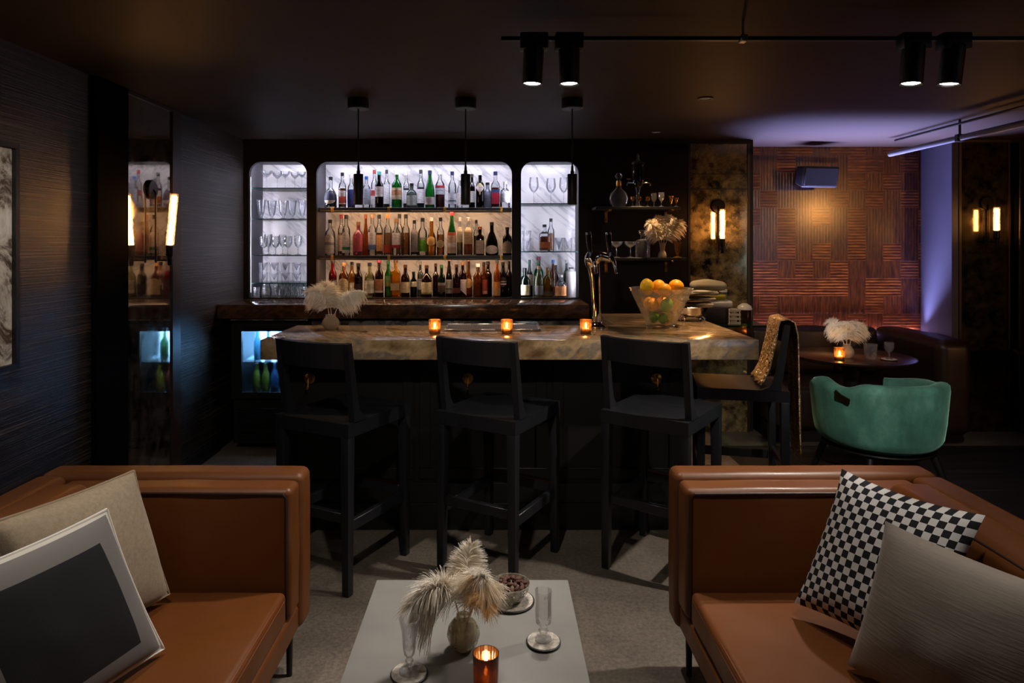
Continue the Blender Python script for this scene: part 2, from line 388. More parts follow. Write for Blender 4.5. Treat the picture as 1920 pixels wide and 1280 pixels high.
for i, (a, b2) in enumerate(NICHE):
    y0 = YB + .041
    bm = box(BM(), a - .022, a - .016, y0, YN, CTOP + .001, NTOP + .026); box(bm, b2 + .016, b2 + .022, y0, YN, CTOP + .001, NTOP + .026); box(bm, a - .015, b2 + .015, y0, YN, NTOP + .02, NTOP + .026)
    obj('niche_side', bm, M_SIDE, wb, smooth=0)
    obj('marble_back', box(BM(), a - .0155, b2 + .0155, YN - .01, YN, CTOP + .001, NTOP + .0195), M_MARBLE, wb, smooth=0)
    # the LED profile along the top of the recess: one at the back, one behind the front lip
    # LED profiles: one along the top behind the front lip, one up each jamb behind the panel
    obj('led_strip', box(BM(), a + .03, b2 - .03, YB + .045, YB + .06, NTOP + .008, NTOP + .016), M_LED, wb, smooth=0)
    zlo = CTOP + .05 if i != 1 else 1.90
    for q in (a - .014, b2 + .005): obj('led_strip', box(BM(), q, q + .009, YB + .044, YB + .054, zlo, NTOP - .12), M_LEDV, wb, smooth=0)
# upper trim line and baseboards
struct('trim_1', box(BM(), XL, XM1, YB - .012, YB - .001, CEIL - .035, CEIL), M_DARK2)
struct('baseboard_left', box(box(BM(), XL, XL + .018, 4.37, 5.0, 0, .1), XL, XL + .018, -2.2, 3.42, 0, .1), M_DARK2)
struct('trim_2', box(BM(), XL, XL + .035, 3.43, 3.715, 0, CEIL), pbr('pilaster_black', '#050404', .95, spec=.04))
struct('wall_mirror_bay', box(BM(), XM0, XM1 + .035, YB + .02, YB + .4, 0, CEIL), M_DARK2)
XA0, XA1, YA = XM1 + .035, 3.79, 5.90
struct('wall_alcove', box(BM(), XA0, XA1, YA, YA + .1, 0, CEIL), M_BASKET, loc=(0, 0, 0))
struct('wall_alcove_side', box(BM(), XA1, XA1 + .055, YB, YA, 0, CEIL), M_ALC)
struct('wall_lounge', box(BM(), XA1 + .055, XR, YB + .02, YB + .1, 0, CEIL), M_DARK2)

# ------------------------------------------------ mirrors
def wall_mirror(label, loc, w, h, m, fr, mfr, rz, seams=(), fl=None):
    fl = fr if fl is None else fl
    t = thing('wall_mirror', label, 'mirror', loc, rz)
    obj('mirror_panel', box(BM(), fl, w - fr, -.012, 0, 0, h), m, t, smooth=0)
    bm = box(box(box(BM(), 0, fl, -.022, 0, 0, h), w - fr, w, -.022, 0, 0, h), fl, w - fr, -.022, 0, h - .02, h)
    obj('frame', bm, mfr, t, smooth=0)
    for s in seams: obj('joint', box(BM(), fr, w - fr, -.014, -.0125, s - .003, s + .003), M_BLACK, t, smooth=0)
    return t
M_FRAME = pbr('mirror_frame', '#2b1f16', .4)
wall_mirror('tall smoked mirror on the left wall behind a lit tube sconce', (XL + .001, 3.72, .0), .64, CEIL - .002, M_MIRL, .11, M_FRAME, PI / 2, (), .01)
# (rotated so that its face looks into the room)
wall_mirror('tall mottled antique mirror between the black shelves and the parquet alcove', (XM0, YB + .018, 0), XM1 - XM0, CEIL - .002, M_MIR, .02, M_FRAME, 0, (PZ(326, YB), PZ(354, YB)))
wall_mirror('dark antique mirror beside the pleated curtain in the far right corner', (XA1 + .06, YB + .018, 0), .43, CEIL - .002, M_MIRD, .02, M_FRAME, 0)

# ------------------------------------------------ pleated curtain at the right
bm = BM(); pts = []
n = 150; x0, x1 = 4.30, 6.35
for k, z in enumerate((.02, .8, 1.6, CEIL - .03)):
    row = []
    for i in range(n + 1):
        u = i / n; x = x0 + (x1 - x0) * u
        row.append(bm.verts.new((x, YB - .09 + .035 * math.sin(u * 2 * PI * 24 + .3 * k * math.sin(u * 40)) + .008 * math.sin(u * 90 + k), z)))
    pts.append(row)
for a, b2 in zip(pts, pts[1:]):
    for i in range(n): bm.faces.new((a[i], a[i + 1], b2[i + 1], b2[i]))
cur = obj('curtain', bm, pbr('curtain_cloth', '#1c130d', .8, sheen=.3), smooth=180)
md = cur.modifiers.new('s', 'SOLIDIFY'); md.thickness = .006
tag(cur, 'floor-length dark brown pleated curtain in the far right corner', 'curtain')
# ---------------------------------------------------------------- lamps
def lamp(name, kind, loc, power, color, parent=None, rot=(0, 0, 0), **k):
    d = bpy.data.lights.new(name, kind); d.energy = power; d.color = lin(color)[:3]
    for a, v in k.items(): setattr(d, a, v)
    o = bpy.data.objects.new(name, d); COL.objects.link(o); o.location = loc; o.rotation_euler = rot
    if parent is not None: o.parent = parent
    return o
def aim(loc, to):
    return (Vector(to) - Vector(loc)).to_track_quat('-Z', 'Y').to_euler()
WARM, NEUT = '#ffd9ae', '#fff4e8'
M_TUBE = emit('lit_tube', '#ffc688', 75)
M_LENS = emit('lit_lens', '#fff3e2', 22)
# pendants over the bar
for i, (px, nm) in enumerate(((672, 'nearest the feather vase, leftmost of three over the bar'), (873, 'middle one of three over the bar'), (1073, 'in front of the right niche, last of three over the bar'))):
    d = 3.97; x = PX(px, d)
    t = thing('pendant_lamp', 'slim black cylinder pendant ' + nm, 'pendant lamp', (x, d, 0), 0, 'pendant lamps over the bar')
    obj('ceiling_canopy', lathe(BM(), [(0, 2.368), (.060, 2.368), (.064, 2.373), (.064, CEIL - .001), (0, CEIL - .001)], 32), M_BLACK, t)
    obj('cord', tube(BM(), [(0, 0, 2.02), (0, 0, 2.37)], .0045, 8), M_BLACK, t)
    obj('cord_grip', lathe(BM(), [(.006, 2.03), (.008, 2.0), (.011, 1.995), (.011, 1.977), (0, 1.977)], 12), M_BLACK, t)
    obj('lamp_shade', lathe(BM(), [(.025, 1.80), (.0275, 1.795), (.029, 1.798), (.029, 1.974), (.027, 1.978), (0, 1.978), (0, 1.972), (.025, 1.972), (.025, 1.80)], 32), M_BLACK, t)
    obj('bulb', lathe(BM(), [(0, 1.812), (.018, 1.812), (.018, 1.83), (0, 1.83)], 20), emit('pendant_bulb', '#ffd8b0', 14), t)
    lamp('pendant_light', 'SPOT', (0, 0, 1.80), 9, WARM, t, spot_size=math.radians(100), spot_blend=.8, shadow_soft_size=.02)
# track with cylinder spots
TD = 2.59; TZ = PZ(73, TD)
t = thing('ceiling_track', 'thin black lighting track running across the ceiling above the stools', 'lighting track', (0, 0, 0))
obj('track_bar', box(BM(), .02, 5.2, TD - .012, TD + .012, TZ - .008, TZ + .008, .002, 1), M_BLACK, t)
xh = PX(1393, TD)
obj('hanger', tube(box(BM(), xh - .014, xh + .014, TD - .02, TD + .02, TZ - .014, TZ + .014, .004, 1), [(xh, TD, TZ), (xh, TD, CEIL - .001)], .006, 8), M_STEEL, t)
obj('hanger', tube(BM(), [(3.6, TD, TZ), (3.6, TD, CEIL - .001)], .006, 8), M_STEEL, t)
def spot(px, label, lean, target, power, d=TD, ang=70, tone=NEUT):
    x = PX(px, d) if px is not None else lean[2]
    s = thing('track_spotlight', label, 'spotlight', (x, d, TZ - .008), 0, 'spotlights on the ceiling tracks')
    obj('adapter', box(BM(), -.055, .055, -.03, .03, -.036, .028, .006), M_BLACK, s)
    ax = Vector((lean[0], lean[1], -1)).normalized()
    q = Vector((0, 0, -1)).rotation_difference(ax)
    bm = lathe(BM(), [(.034, -.168), (.0385, -.172), (.041, -.168), (.041, -.02), (.037, -.016), (0, -.016), (0, -.03), (.035, -.03), (.034, -.15)], 36)
    bmesh.ops.rotate(bm, cent=(0, 0, -.03), matrix=q.to_matrix(), verts=bm.verts)
    obj('barrel', bm, M_BLACK, s)
    bm = lathe(BM(), [(0, -.164), (.034, -.164), (.034, -.160), (0, -.160)], 32)
    bmesh.ops.rotate(bm, cent=(0, 0, -.03), matrix=q.to_matrix(), verts=bm.verts)
    obj('lens', bm, M_LENS, s)
    p = Vector((x, d, TZ - .008)) + Vector((0, 0, -.03)) + ax * .155
    lamp('spot_light', 'SPOT', p - s.location, power, tone, s, aim(p, target), spot_size=math.radians(ang), spot_blend=.9, shadow_soft_size=.03)
spot(1001, 'left black track spotlight of the pair above the middle stools', (-.05, -.02), (-.75, 1.9, .4), 55)
spot(1067, 'right black track spotlight of the pair above the middle stools', (0, -.02), (.0, 2.0, .4), 58)
spot(1713, 'left black track spotlight of the far right pair', (-.09, -.02), (.75, 2.75, .6), 120)
spot(1788, 'right black track spotlight of the far right pair with amber glint', (-.1, .04), (2.85, 5.7, 1.3), 55, TD, 46)
# a second track above the sofas, out of the picture, with the spots that light the seats
t = thing('ceiling_track', 'black lighting track above the sofas and coffee table', 'lighting track', (0, 0, 0))
obj('track_bar', box(BM(), -1.6, 1.9, 1.488, 1.512, TZ - .008, TZ + .008, .002, 1), M_BLACK, t)
for hx in (-1.3, 1.6): obj('hanger', tube(BM(), [(hx, 1.5, TZ), (hx, 1.5, CEIL - .001)], .006, 8), M_STEEL, t)
spot(None, 'track spotlight above the left sofa', (0, .0, -.95), (-1.0, 1.8, .4), 31, 1.5)
spot(None, 'track spotlight above the coffee table', (0, .05, -.15), (-.1, 3.35, 1.0), 45, 1.5)
spot(None, 'track spotlight above the right sofa', (0, .0, 1.10), (1.1, 1.8, .4), 30, 1.5)
spot(None, 'track spotlight turned towards the green tub chair', (.1, .2, 1.55), (2.27, 3.8, .6), 120, 1.5, 40)
spot(None, 'track spotlight by the window turned to the parquet wall', (-.4, .7, 6.15), (2.95, 5.9, 1.5), 170, -.9, 30, '#ffac58')
spot(None, 'track spotlight turned to the picture on the left wall', (-.3, .1, -1.25), (-2.1, 2.5, 1.4), 60, 1.5)
# sloping rail at the upper right
rx = 3.24
t = thing('ceiling_rail', 'grey steel tube rail hung under the ceiling on the right', 'rail', (rx, 0, 0))
obj('rail_tube', tube(BM(), [(0, 5.44, 2.30), (.0, 2.0, 2.30)], .021, 14), pbr('rail_paint', '#55565c', .4), t)
obj('conduit', tube(BM(), [(-.01, 5.35, 2.40), (-.01, 2.0, 2.40)], .009, 8), M_BLACK, t)
for y in (4.62, 3.1): obj('clamp', box(tube(BM(), [(0, y, 2.30), (0, y, CEIL - .001)], .008, 8), -.026, .026, y - .018, y + .018, 2.274, 2.326, .004, 1), M_BLACK, t)
# tube sconces: wall plate, rod, arm, socket, lit glass tube
M_BRONZE = pbr('dark_bronze', '#1c1611', .3, metal=.8)
M_TGLASS = thin('tube_glass', '#fff1dc', body=.05, edge=.2)
def sconce(label, loc, rz, zp, zt0, zt1, power, bend=0):
    def tilt(b_):
        bmesh.ops.rotate(b_, cent=(0, -.116, zt0), matrix=Matrix.Rotation(bend, 3, 'X'), verts=b_.verts); return b_
    """wall at local y = 0, room towards -y; z values are heights above the floor"""
    s = thing('wall_sconce', label, 'wall lamp', (loc[0], loc[1], 0), rz, 'tube sconces on the mirrors')
    bm = lathe(BM(), [(0, 0), (.058, 0), (.058, .012), (.052, .018), (0, .018)], 32)
    bmesh.ops.transform(bm, matrix=Matrix.Translation((0, -.001, zp)) @ Matrix.Rotation(PI / 2, 4, 'X'), verts=bm.verts)
    obj('wall_plate', bm, M_BRONZE, s)
    zb = zt0 - .085
    obj('rod', tube(BM(), [(0, -.015, zp), (0, -.03, zp - .02), (0, -.032, zp - .05), (0, -.032, zb - .015)], .006, 10), M_BRONZE, s)
    obj('arm', tube(BM(), [(0, -.025, zb), (0, -.116, zb)], .005, 10), M_BRONZE, s)
    obj('socket', lathe(BM(), [(0, zb - .03), (.012, zb - .03), (.014, zb - .01), (.014, zb + .02), (.022, zb + .03), (.022, zt0 + .006), (0, zt0 + .006)], 20, c=(0, -.116, 0)), M_BRONZE, s)
    obj('lit_tube', tilt(lathe(BM(), [(0, zt0 + .008), (.016, zt0 + .008), (.016, zt1 - .006), (.010, zt1), (0, zt1)], 20, c=(0, -.116, 0))), M_TUBE, s)
    obj('glass_tube', tilt(lathe(BM(), [(.0225, zt0 - .01), (.0235, zt0), (.0235, zt1 + .012), (.022, zt1 + .012), (.022, zt0)], 24, c=(0, -.116, 0))), M_TGLASS, s)
    return s
sconce('lit tube sconce on the smoked mirror of the left wall', (XL + .013, 3.995), PI / 2, 1.888, 1.545, 1.852, 0, .09)
sconce('lit tube sconce on the antique mirror beside the parquet alcove', (1.845, YB + .006), 0, 1.875, 1.60, 1.835, 0)
sconce('lit tube sconce on the dark mirror beside the pleated curtain', (4.08, YB + .006), 0, 1.90, 1.665, 1.85, 0)
sconce('lit tube sconce on the right-hand wall of the lounge', (XR - .001, 1.30), -PI / 2, 1.92, 1.60, 1.85, 0)
sconce('lit tube sconce on the right-hand wall near the window', (XR - .001, -.95), -PI / 2, 1.92, 1.68, 1.95, 0)
for x, y, nm, pw, an in ((1.24, 5.12, 'above the end of the bar', 62, 78), (1.25, 3.95, 'above the end bar stool', 110, 46)):  # added fill lamps for the black shelves, fruit bowl and end stool; lenses dimmed
    t = thing('fill_downlight', 'small black fill lamp added to the ceiling ' + nm, 'fill_downlight', (x, y, CEIL - .001), 0, 'added fill lamps')
    obj('trim_ring', lathe(BM(), [(.034, -.006), (.045, -.006), (.047, 0), (.034, 0), (.034, -.006)], 32), M_BLACK, t)
    obj('lens', lathe(BM(), [(0, -.003), (.033, -.003), (.033, 0), (0, 0)], 28), emit('dimmed_fill_lens', '#ffd09a', .06), t)
    lamp('fill_beam', 'SPOT', (0, 0, -.012), pw, '#ffcf98', t, spot_size=math.radians(an), spot_blend=.9, shadow_soft_size=.03)
# cove light behind the banquette: LED strip between its back and the alcove wall
cove = struct('trim_3', box(BM(), XA0 + .02, XA1 - .02, 5.865, YA - .001, .74, .77), M_DARK2)
obj('led_strip', box(BM(), XA0 + .03, XA1 - .03, 5.872, 5.889, .7705, .775), emit('cove_led', '#e0b8ff', 42), cove, smooth=0)
lamp('cove_light', 'AREA', ((XA0 + XA1) / 2, 5.862, .785), 60, '#adaeff', None, (PI + .30, 0, 0), shape='RECTANGLE', size=XA1 - XA0 - .08, size_y=.012, spread=math.radians(56))
# speaker
t = thing('wall_speaker', 'black wedge loudspeaker mounted high on the parquet wall', 'speaker', (PX(1526, 5.75), 5.74, PZ(330, 5.75)), math.radians(8))
bm = box(BM(), -.165, .165, -.09, .07, -.09, .09, .012, 3)
for v in bm.verts:
    if v.co.y > 0: v.co.x *= .8; v.co.z *= .85
bmesh.ops.rotate(bm, cent=(0, 0, 0), matrix=Matrix.Rotation(math.radians(12), 3, 'X'), verts=bm.verts)
obj('cabinet', bm, pbr('speaker_black', '#15161b', .6), t)
bm = box(BM(), -.15, .15, -.098, -.091, -.078, .078, .004, 1)
bmesh.ops.rotate(bm, cent=(0, 0, 0), matrix=Matrix.Rotation(math.radians(12), 3, 'X'), verts=bm.verts)
obj('grille', bm, pbr('speaker_cloth', '#1d1f28', .8, bump=(400, .4)), t)
obj('bracket', box(BM(), -.03, .03, .05, .155, -.03, .03, .004), M_BLACK, t)
# picture at the left edge
m, nt, out = mat('abstract_painting')
b = N(nt, 'ShaderNodeBsdfPrincipled', Roughness=.6); L(nt, b, 0, out, 0)
mp = coords(nt, (3, 9, 2.2)); n1 = N(nt, 'ShaderNodeTexNoise', Scale=1.6, Detail=10, Roughness=.75, Distortion=1.2); L(nt, mp, 0, n1, 'Vector')
r = ramp(nt, [(.3, '#15110e'), (.42, '#5b4b3c'), (.5, '#c9c0b2'), (.62, '#efebe2'), (.75, '#8a8378')]); L(nt, n1, 'Fac', r, 0); L(nt, r, 0, b, 'Base Color')
t = thing('framed_picture', 'tall cream and black abstract picture in a black frame on the left wall', 'picture', (XL + .001, 2.0, 0), PI / 2)
z0, z1, w = PZ(690, 2.86), PZ(270, 2.86), .86
bm = box(box(box(box(BM(), 0, .022, -.04, 0, z0, z1), w - .022, w, -.04, 0, z0, z1), .022, w - .022, -.04, 0, z1 - .022, z1), .022, w - .022, -.04, 0, z0, z0 + .022)
obj('frame', bm, M_BLACK, t, smooth=0)
obj('canvas', box(BM(), .023, w - .023, -.022, -.002, z0 + .023, z1 - .023), m, t, smooth=0)
# ---------------------------------------------------------------- bar, back counter, coolers
def slab(poly, z0, z1, bev=.004):
    bm = prism(BM(), poly, 'z', z0, z1)
    bmesh.ops.recalc_face_normals(bm, faces=bm.faces)
    es = [e for e in bm.edges if len(e.link_faces) == 2 and e.calc_face_angle(0) > .5]
    bmesh.ops.bevel(bm, geom=es, offset=bev, segments=2, profile=.5, affect='EDGES'); return bm
BT = 1.07
top = obj('bar_worktop', slab([(-1.2, 3.363), (1.338, 3.363), (1.338, 4.66), (.72, 4.66), (.72, 3.98), (-1.2, 3.98)], .968, BT), M_STONE)
tag(top, 'thick brown veined stone top of the bar, L-shaped', 'bar top')
t = thing('bar_counter', 'black panelled front of the bar under the stone top', 'bar', (0, 0, 0))
obj('front_panel', box(box(BM(), -1.18, 1.04, 3.633, 3.955, .02, .966), .76, 1.04, 3.956, 4.64, .02, .966), M_DARK2, t, smooth=0)
bm = BM()
for x0 in (-1.15, -.42, .31): # shaker frames
    x1 = x0 + .70
    box(bm, x0, x1, 3.625, 3.6325, .86, .94, .002, 1); box(bm, x0, x1, 3.625, 3.6325, .27, .33, .002, 1); box(bm, x0, x0 + .06, 3.625, 3.6325, .331, .859, .002, 1); box(bm, x1 - .06, x1, 3.625, 3.6325, .331, .859, .002, 1)
obj('panel_moulding', bm, M_DARK2, t)
obj('baseboard', box(box(BM(), -1.19, 1.05, 3.615, 3.632, .0, .252, .003, 1), -1.19, 1.05, 3.602, 3.6145, .0, .145, .003, 1), pbr('base_board', '#141414', .35), t)
obj('steel_ledge', box(BM(), -.02, .26, 3.985, 4.12, .96, 1.078, .003, 1), M_STEEL, t)
# brass bag hooks
for px, nm in ((580, 'behind the left stool'), (877, 'behind the middle stool'), (1231, 'behind the right stool')):
    h = thing('bag_hook', 'round brass bag hook on the bar front ' + nm, 'hook', (PX(px, 3.62), 3.6245, .822), 0, 'brass hooks on the bar front')
    bm = lathe(BM(), [(0, 0), (.030, 0), (.030, .004), (.026, .007), (0, .007)], 28)
    bmesh.ops.rotate(bm, cent=(0, 0, 0), matrix=Matrix.Rotation(PI / 2, 3, 'X'), verts=bm.verts)
    obj('disc', bm, M_BRASS, h)
    obj('hook', tube(BM(), [(0, -.006, .012), (0, -.022, .008), (0, -.03, -.012), (0, -.03, -.04), (0, -.036, -.052), (0, -.048, -.05), (0, -.052, -.036)], .0045, 8), M_BRASS, h)
# back counter
bc = obj('back_counter', slab([(XL + .005, 4.97), (.70, 4.97), (.70, YN - .012), (XL + .005, YN - .012)], CTOP - CTHK, CTOP, .004), M_STONE_D)
tag(bc, 'dark brown stone counter under the bottle niches', 'counter')
# coolers under it
f0, f1, fy = -1.985, -1.40, 5.0
t = thing('bottle_cooler', 'black under-counter cooler with lit blue glass door at the left', 'cooler', (0, 0, 0))
bm = box(box(box(box(BM(), f0, f0 + .03, fy, 5.45, .06, .975), f1 - .03, f1, fy, 5.45, .06, .975), f0 + .03, f1 - .03, fy, 5.45, .92, .975), f0 + .03, f1 - .03, fy, 5.45, .06, .40)
bk = box(BM(), f0 + .031, f1 - .031, 5.41, 5.419, .64, .915)
box(bm, f0 + .03, f1 - .03, 5.42, 5.45, .40, .92)
obj('body', bm, M_DARK2, t, smooth=0)
obj('lit_back_panel', bk, emit('cooler_panel', '#7cc0ff', 14), t, smooth=0)
dx0, dx1, dz0, dz1 = PX(456, fy), -1.50, .445, .905
bm = box(box(box(box(BM(), f0, dx0, fy - .035, fy - .001, .40, .965), dx1, f1, fy - .035, fy - .001, .40, .965), dx0, dx1, fy - .035, fy - .001, dz1, .965), dx0, dx1, fy - .035, fy - .001, .40, dz0)
dr = obj('door', bm, M_BLACK, t, smooth=0)
m, nt, out = mat('cooler_glass')
tr = N(nt, 'ShaderNodeBsdfTransparent'); tr.inputs[0].default_value = (.85, .93, 1, 1)
rf = N(nt, 'ShaderNodeBsdfRefraction', Roughness=.6, IOR=1.05); gl = N(nt, 'ShaderNodeBsdfGlossy', Roughness=.1)
m1 = N(nt, 'ShaderNodeMixShader'); m1.inputs[0].default_value = .7; L(nt, tr, 0, m1, 1); L(nt, rf, 0, m1, 2)
m2 = N(nt, 'ShaderNodeMixShader'); m2.inputs[0].default_value = .05; L(nt, m1, 0, m2, 1); L(nt, gl, 0, m2, 2); L(nt, m2, 0, out, 0)
obj('pane', box(BM(), dx0, dx1, fy - .022, fy - .016, dz0, dz1), m, dr, smooth=0)
obj('handle', box(BM(), dx0 + .02, dx1 - .02, fy - .05, fy - .036, dz1 + .025, dz1 + .04, .004, 1), M_BLACK, dr)
obj('led_strip', box(BM(), f0 + .05, f1 - .05, 5.05, 5.08, .905, .917), emit('cooler_led', '#a8dcff', 40), t, smooth=0)
obj('vent_grille', (lambda b_: [box(b_, f0 + .03, f1 - .03, fy - .012, fy - .001, z, z + .012, .002, 1) for z in [.10 + .035 * k for k in range(7)]] and b_)(BM()), M_BLACK, t)
obj('shelf', box(BM(), f0 + .031, f1 - .031, 5.04, 5.40, .655, .662), thin('cooler_shelf', '#eef4f8', body=.05), t)
cool = [(-1.86, .41, '#7d8a35'), (-1.79, .41, '#86923b'), (-1.72, .41, '#3f6fa8'), (-1.64, .41, '#b84a4a'), (-1.56, .41, '#c9b33f'),
        (-1.85, .664, '#3c87b8'), (-1.77, .664, '#2f5f87'), (-1.68, .664, '#e8eef2'), (-1.60, .664, '#3a7a4c')]
for k, (x, z, c) in enumerate(cool):
    t2 = obj('cooler_bottle', lathe(BM(), [(0, 0), (.028, 0), (.03, .006), (.03, .13), (.022, .155), (.012, .18), (.012, .225), (0, .225)], 16), pbr('can_' + c[1:], c, .3), loc=(x, 5.14, z + .001))
    tag(t2, '%s bottle on the %s shelf of the lit cooler' % ({'#7d8a35': 'olive first', '#86923b': 'olive second', '#3f6fa8': 'blue', '#b84a4a': 'red', '#c9b33f': 'yellow', '#3c87b8': 'light blue', '#2f5f87': 'dark blue', '#e8eef2': 'white', '#3a7a4c': 'green'}[c], 'lower' if z < .6 else 'upper'), 'bottle', 'bottles in the cooler')
t = thing('underbar_cabinet', 'black steel-trimmed cabinets under the back counter behind the bar', 'cabinet', (0, 0, 0))
obj('body', box(BM(), f1 + .01, .69, fy, 5.45, .02, .975), M_DARK2, t, smooth=0)
obj('steel_rail', box(BM(), f1 + .01, .69, fy - .03, fy - .002, .935, .985, .004, 1), M_STEEL, t)
obj('steel_clip', box(BM(), -1.99, -1.41, 4.955, 4.968, .985, .998, .002, 1), M_STEEL, t)
# drip tray let into the bar top
t = thing('drip_tray', 'long stainless steel drip tray with a perforated mat on the bar', 'drip tray', (0, 0, BT + .001))
bm = box(BM(), -.29, .25, 3.68, 3.96, 0, .004); box(bm, -.29, .25, 3.68, 3.69, .0045, .012, .002, 1); box(bm, -.29, .25, 3.95, 3.96, .0045, .012, .002, 1); box(bm, -.29, -.28, 3.69, 3.95, .0045, .012, .002, 1); box(bm, .24, .25, 3.69, 3.95, .0045, .012, .002, 1)
obj('tray', bm, M_STEEL, t)
m, nt, out = mat('perforated_mat')
b = N(nt, 'ShaderNodeBsdfPrincipled', Roughness=.35, Metallic=.6); L(nt, b, 0, out, 0)
mp = coords(nt, (70, 70, 1)); v = N(nt, 'ShaderNodeTexVoronoi', Scale=1); v.inputs['Randomness'].default_value = 0; L(nt, mp, 0, v, 'Vector')
r = ramp(nt, [(.28, '#090909'), (.36, '#6b6660')]); L(nt, v, 'Distance', r, 0); L(nt, r, 0, b, 'Base Color')
obj('perforated_mat', box(BM(), -.278, .238, 3.692, 3.948, .005, .008), m, t, smooth=0)
# beer tap
t = thing('beer_tap', 'polished chrome beer tower with two black handles on the bar', 'beer tap', (PX(1118, 3.9), 3.9, BT + .001))
obj('flange', lathe(BM(), [(0, 0), (.07, 0), (.07, .006), (.045, .014), (.032, .03), (0, .03)], 36), M_CHROME, t)
pth = bez((0, 0, .025), (0, 0, .2), (-.006, 0, .3), (-.018, 0, .37), 12)
obj('column', tube(BM(), pth, [.026 + .012 * (i / 12) ** 2 for i in range(13)], 20), M_CHROME, t)
hd = bez((-.018, 0, .355), (-.045, 0, .43), (.02, 0, .43), (.085, -.01, .40), 12)
obj('head', tube(BM(), hd, [.036, .042, .046, .048, .047, .044, .040, .036, .033, .031, .030, .029, .027], 20), M_CHROME, t)
for k, (x, y) in enumerate(((-.042, -.005), (.075, .0))):
    fc = obj('faucet', tube(tube(BM(), [(x, y, .40), (x + .01, y - .05, .405), (x + .018, y - .07, .38), (x + .03, y - .075, .315)], [.016, .015, .012, .008], 12), [(x, y - .03, .40), (x, y - .03, .44)], .008, 10), M_CHROME, t)
    obj('handle', tube(BM(), [(x, y - .03, .44), (x - .004, y - .034, .47), (x - .01, y - .04, .545)], [.011, .014, .017], 14), pbr('tap_black', '#0a0908', .15, coat=.6), fc)
    obj('handle_cap', tube(BM(), [(x - .01, y - .04, .5455), (x - .0125, y - .0425, .558)], [.018, .015], 14), M_CHROME, fc)
# candles in amber glasses on the bar
M_AMBER = thin('amber_glass', '#f0d2a4', body=.42, edge=.25, bodycol='#a87446')
M_CANDLE = pbr('candle_wax', '#f2e2c4', .5)
M_FLAME = emit('flame', '#ffd59a', 260)
def tealight(name, label, loc, r, h, mg, group, power=.6, ribs=0, cat='candle holder', hot=1):
    t = thing(name, label, cat, loc, 0, group)
    prof = [(0, 0), (r * .86, 0), (r * .9, .004), (r * .94, h * .3), (r, h), (r * .94, h), (r * .87, h * .3), (r * .8, .010), (0, .010)]
    bm = lathe(BM(), prof, 56 if ribs else 28)
    if ribs:
        for v in bm.verts:
            a = math.atan2(v.co.y, v.co.x); rr = math.hypot(v.co.x, v.co.y)
            if rr > r * .82 and v.co.z > .002:
                k = 1 + .022 * math.cos(a * ribs); v.co.x *= k; v.co.y *= k
    obj('glass_cup', bm, mg, t)
    c = obj('candle', lathe(BM(), [(0, .0105), (r * .6, .0105), (r * .6, .028), (0, .026)], 20), M_CANDLE, t)
    obj('flame', lathe(BM(), [(0, .030), (.0045, .036), (.005, .042), (.002, .054), (0, .060)], 10), M_FLAME, c)
    lamp('candle_light', 'POINT', (0, 0, .05), power * hot, '#ffc48a', t, shadow_soft_size=.012)
    return t
for px, nm, hot in ((816, 'left of the drip tray', 1), (950, 'at the right end of the drip tray', 1.4), (1097, 'beside the beer tap', .6)):
    tealight('tealight_holder', 'small amber glass tealight on the bar ' + nm, (PX(px, 3.63), 3.60, BT + .001), .033, .076, M_AMBER, 'tealights along the bar', hot=hot)
# crystal bowl of fruit
M_CRYS = thin('cut_crystal', '#fefdf8', body=.05, edge=.10, gloss=.5, bump=(60, .3), bodycol='#fff4d8')
fb = Vector((PX(1239, 3.92), 3.92, BT + .001))
prof = [(0, 0), (.082, 0), (.088, .006), (.09, .02), (.125, .10), (.168, .19), (.184, .222), (.188, .226), (.184, .228), (.160, .19), (.118, .10), (.083, .022), (0, .014)]
fbo = obj('fruit_bowl', lathe(BM(), prof, 56), M_CRYS, loc=fb)
tag(fbo, 'large flared cut crystal bowl of citrus fruit on the bar', 'bowl')
M_OR = pbr('orange_peel', '#f59e0c', .42, bump=(90, .35, .002), var=(3, '#f8b020', .3))
M_LE = pbr('lemon_peel', '#f2c51d', .4, bump=(90, .3, .002))
M_LI = pbr('lime_peel', '#3f8a1e', .38, bump=(90, .3, .002), var=(5, '#6aa82a', .2))
def fruit(kind, r, p, label):
    n = 16; pr = []
    for i in range(n + 1):
        a = -PI / 2 + PI * i / n; rr, zz = r * math.cos(a), r * math.sin(a)
        if kind == 'lime' or kind == 'lemon': zz *= 1.12 + .08 * abs(math.sin(a)) ** 6
        pr.append((max(rr, 0) if 0 < i < n else 0, zz))
    o = obj(kind, lathe(BM(), pr, 24), {'orange': M_OR, 'lemon': M_LE, 'lime': M_LI}[kind], loc=fb + Vector(p), rot=(RND.uniform(-.4, .4), RND.uniform(-.4, .4), RND.uniform(0, 6)))
    obj('stem_scar', lathe(BM(), [(0, 0), (.004, .0005), (.003, .002), (0, .0025)], 8, c=(0, 0, r * (1.2 if kind != 'orange' else 1) - .001)), pbr('stem_scar', '#6e6a2a', .8), o)
    tag(o, label, kind, 'citrus fruit in the crystal bowl')
W5 = ['front', 'front right', 'back right', 'back left', 'front left']
for k in range(5):
    a = -PI / 2 + 2 * PI * k / 5
    fruit('lime' if k in (0, 4, 3) else 'lemon', .0275 if k in (0, 4, 3) else .026, (.049 * math.cos(a), .049 * math.sin(a), .052), '%s at the bottom of the crystal bowl, %s' % ('green lime' if k in (0, 4, 3) else 'yellow lemon', W5[k]))
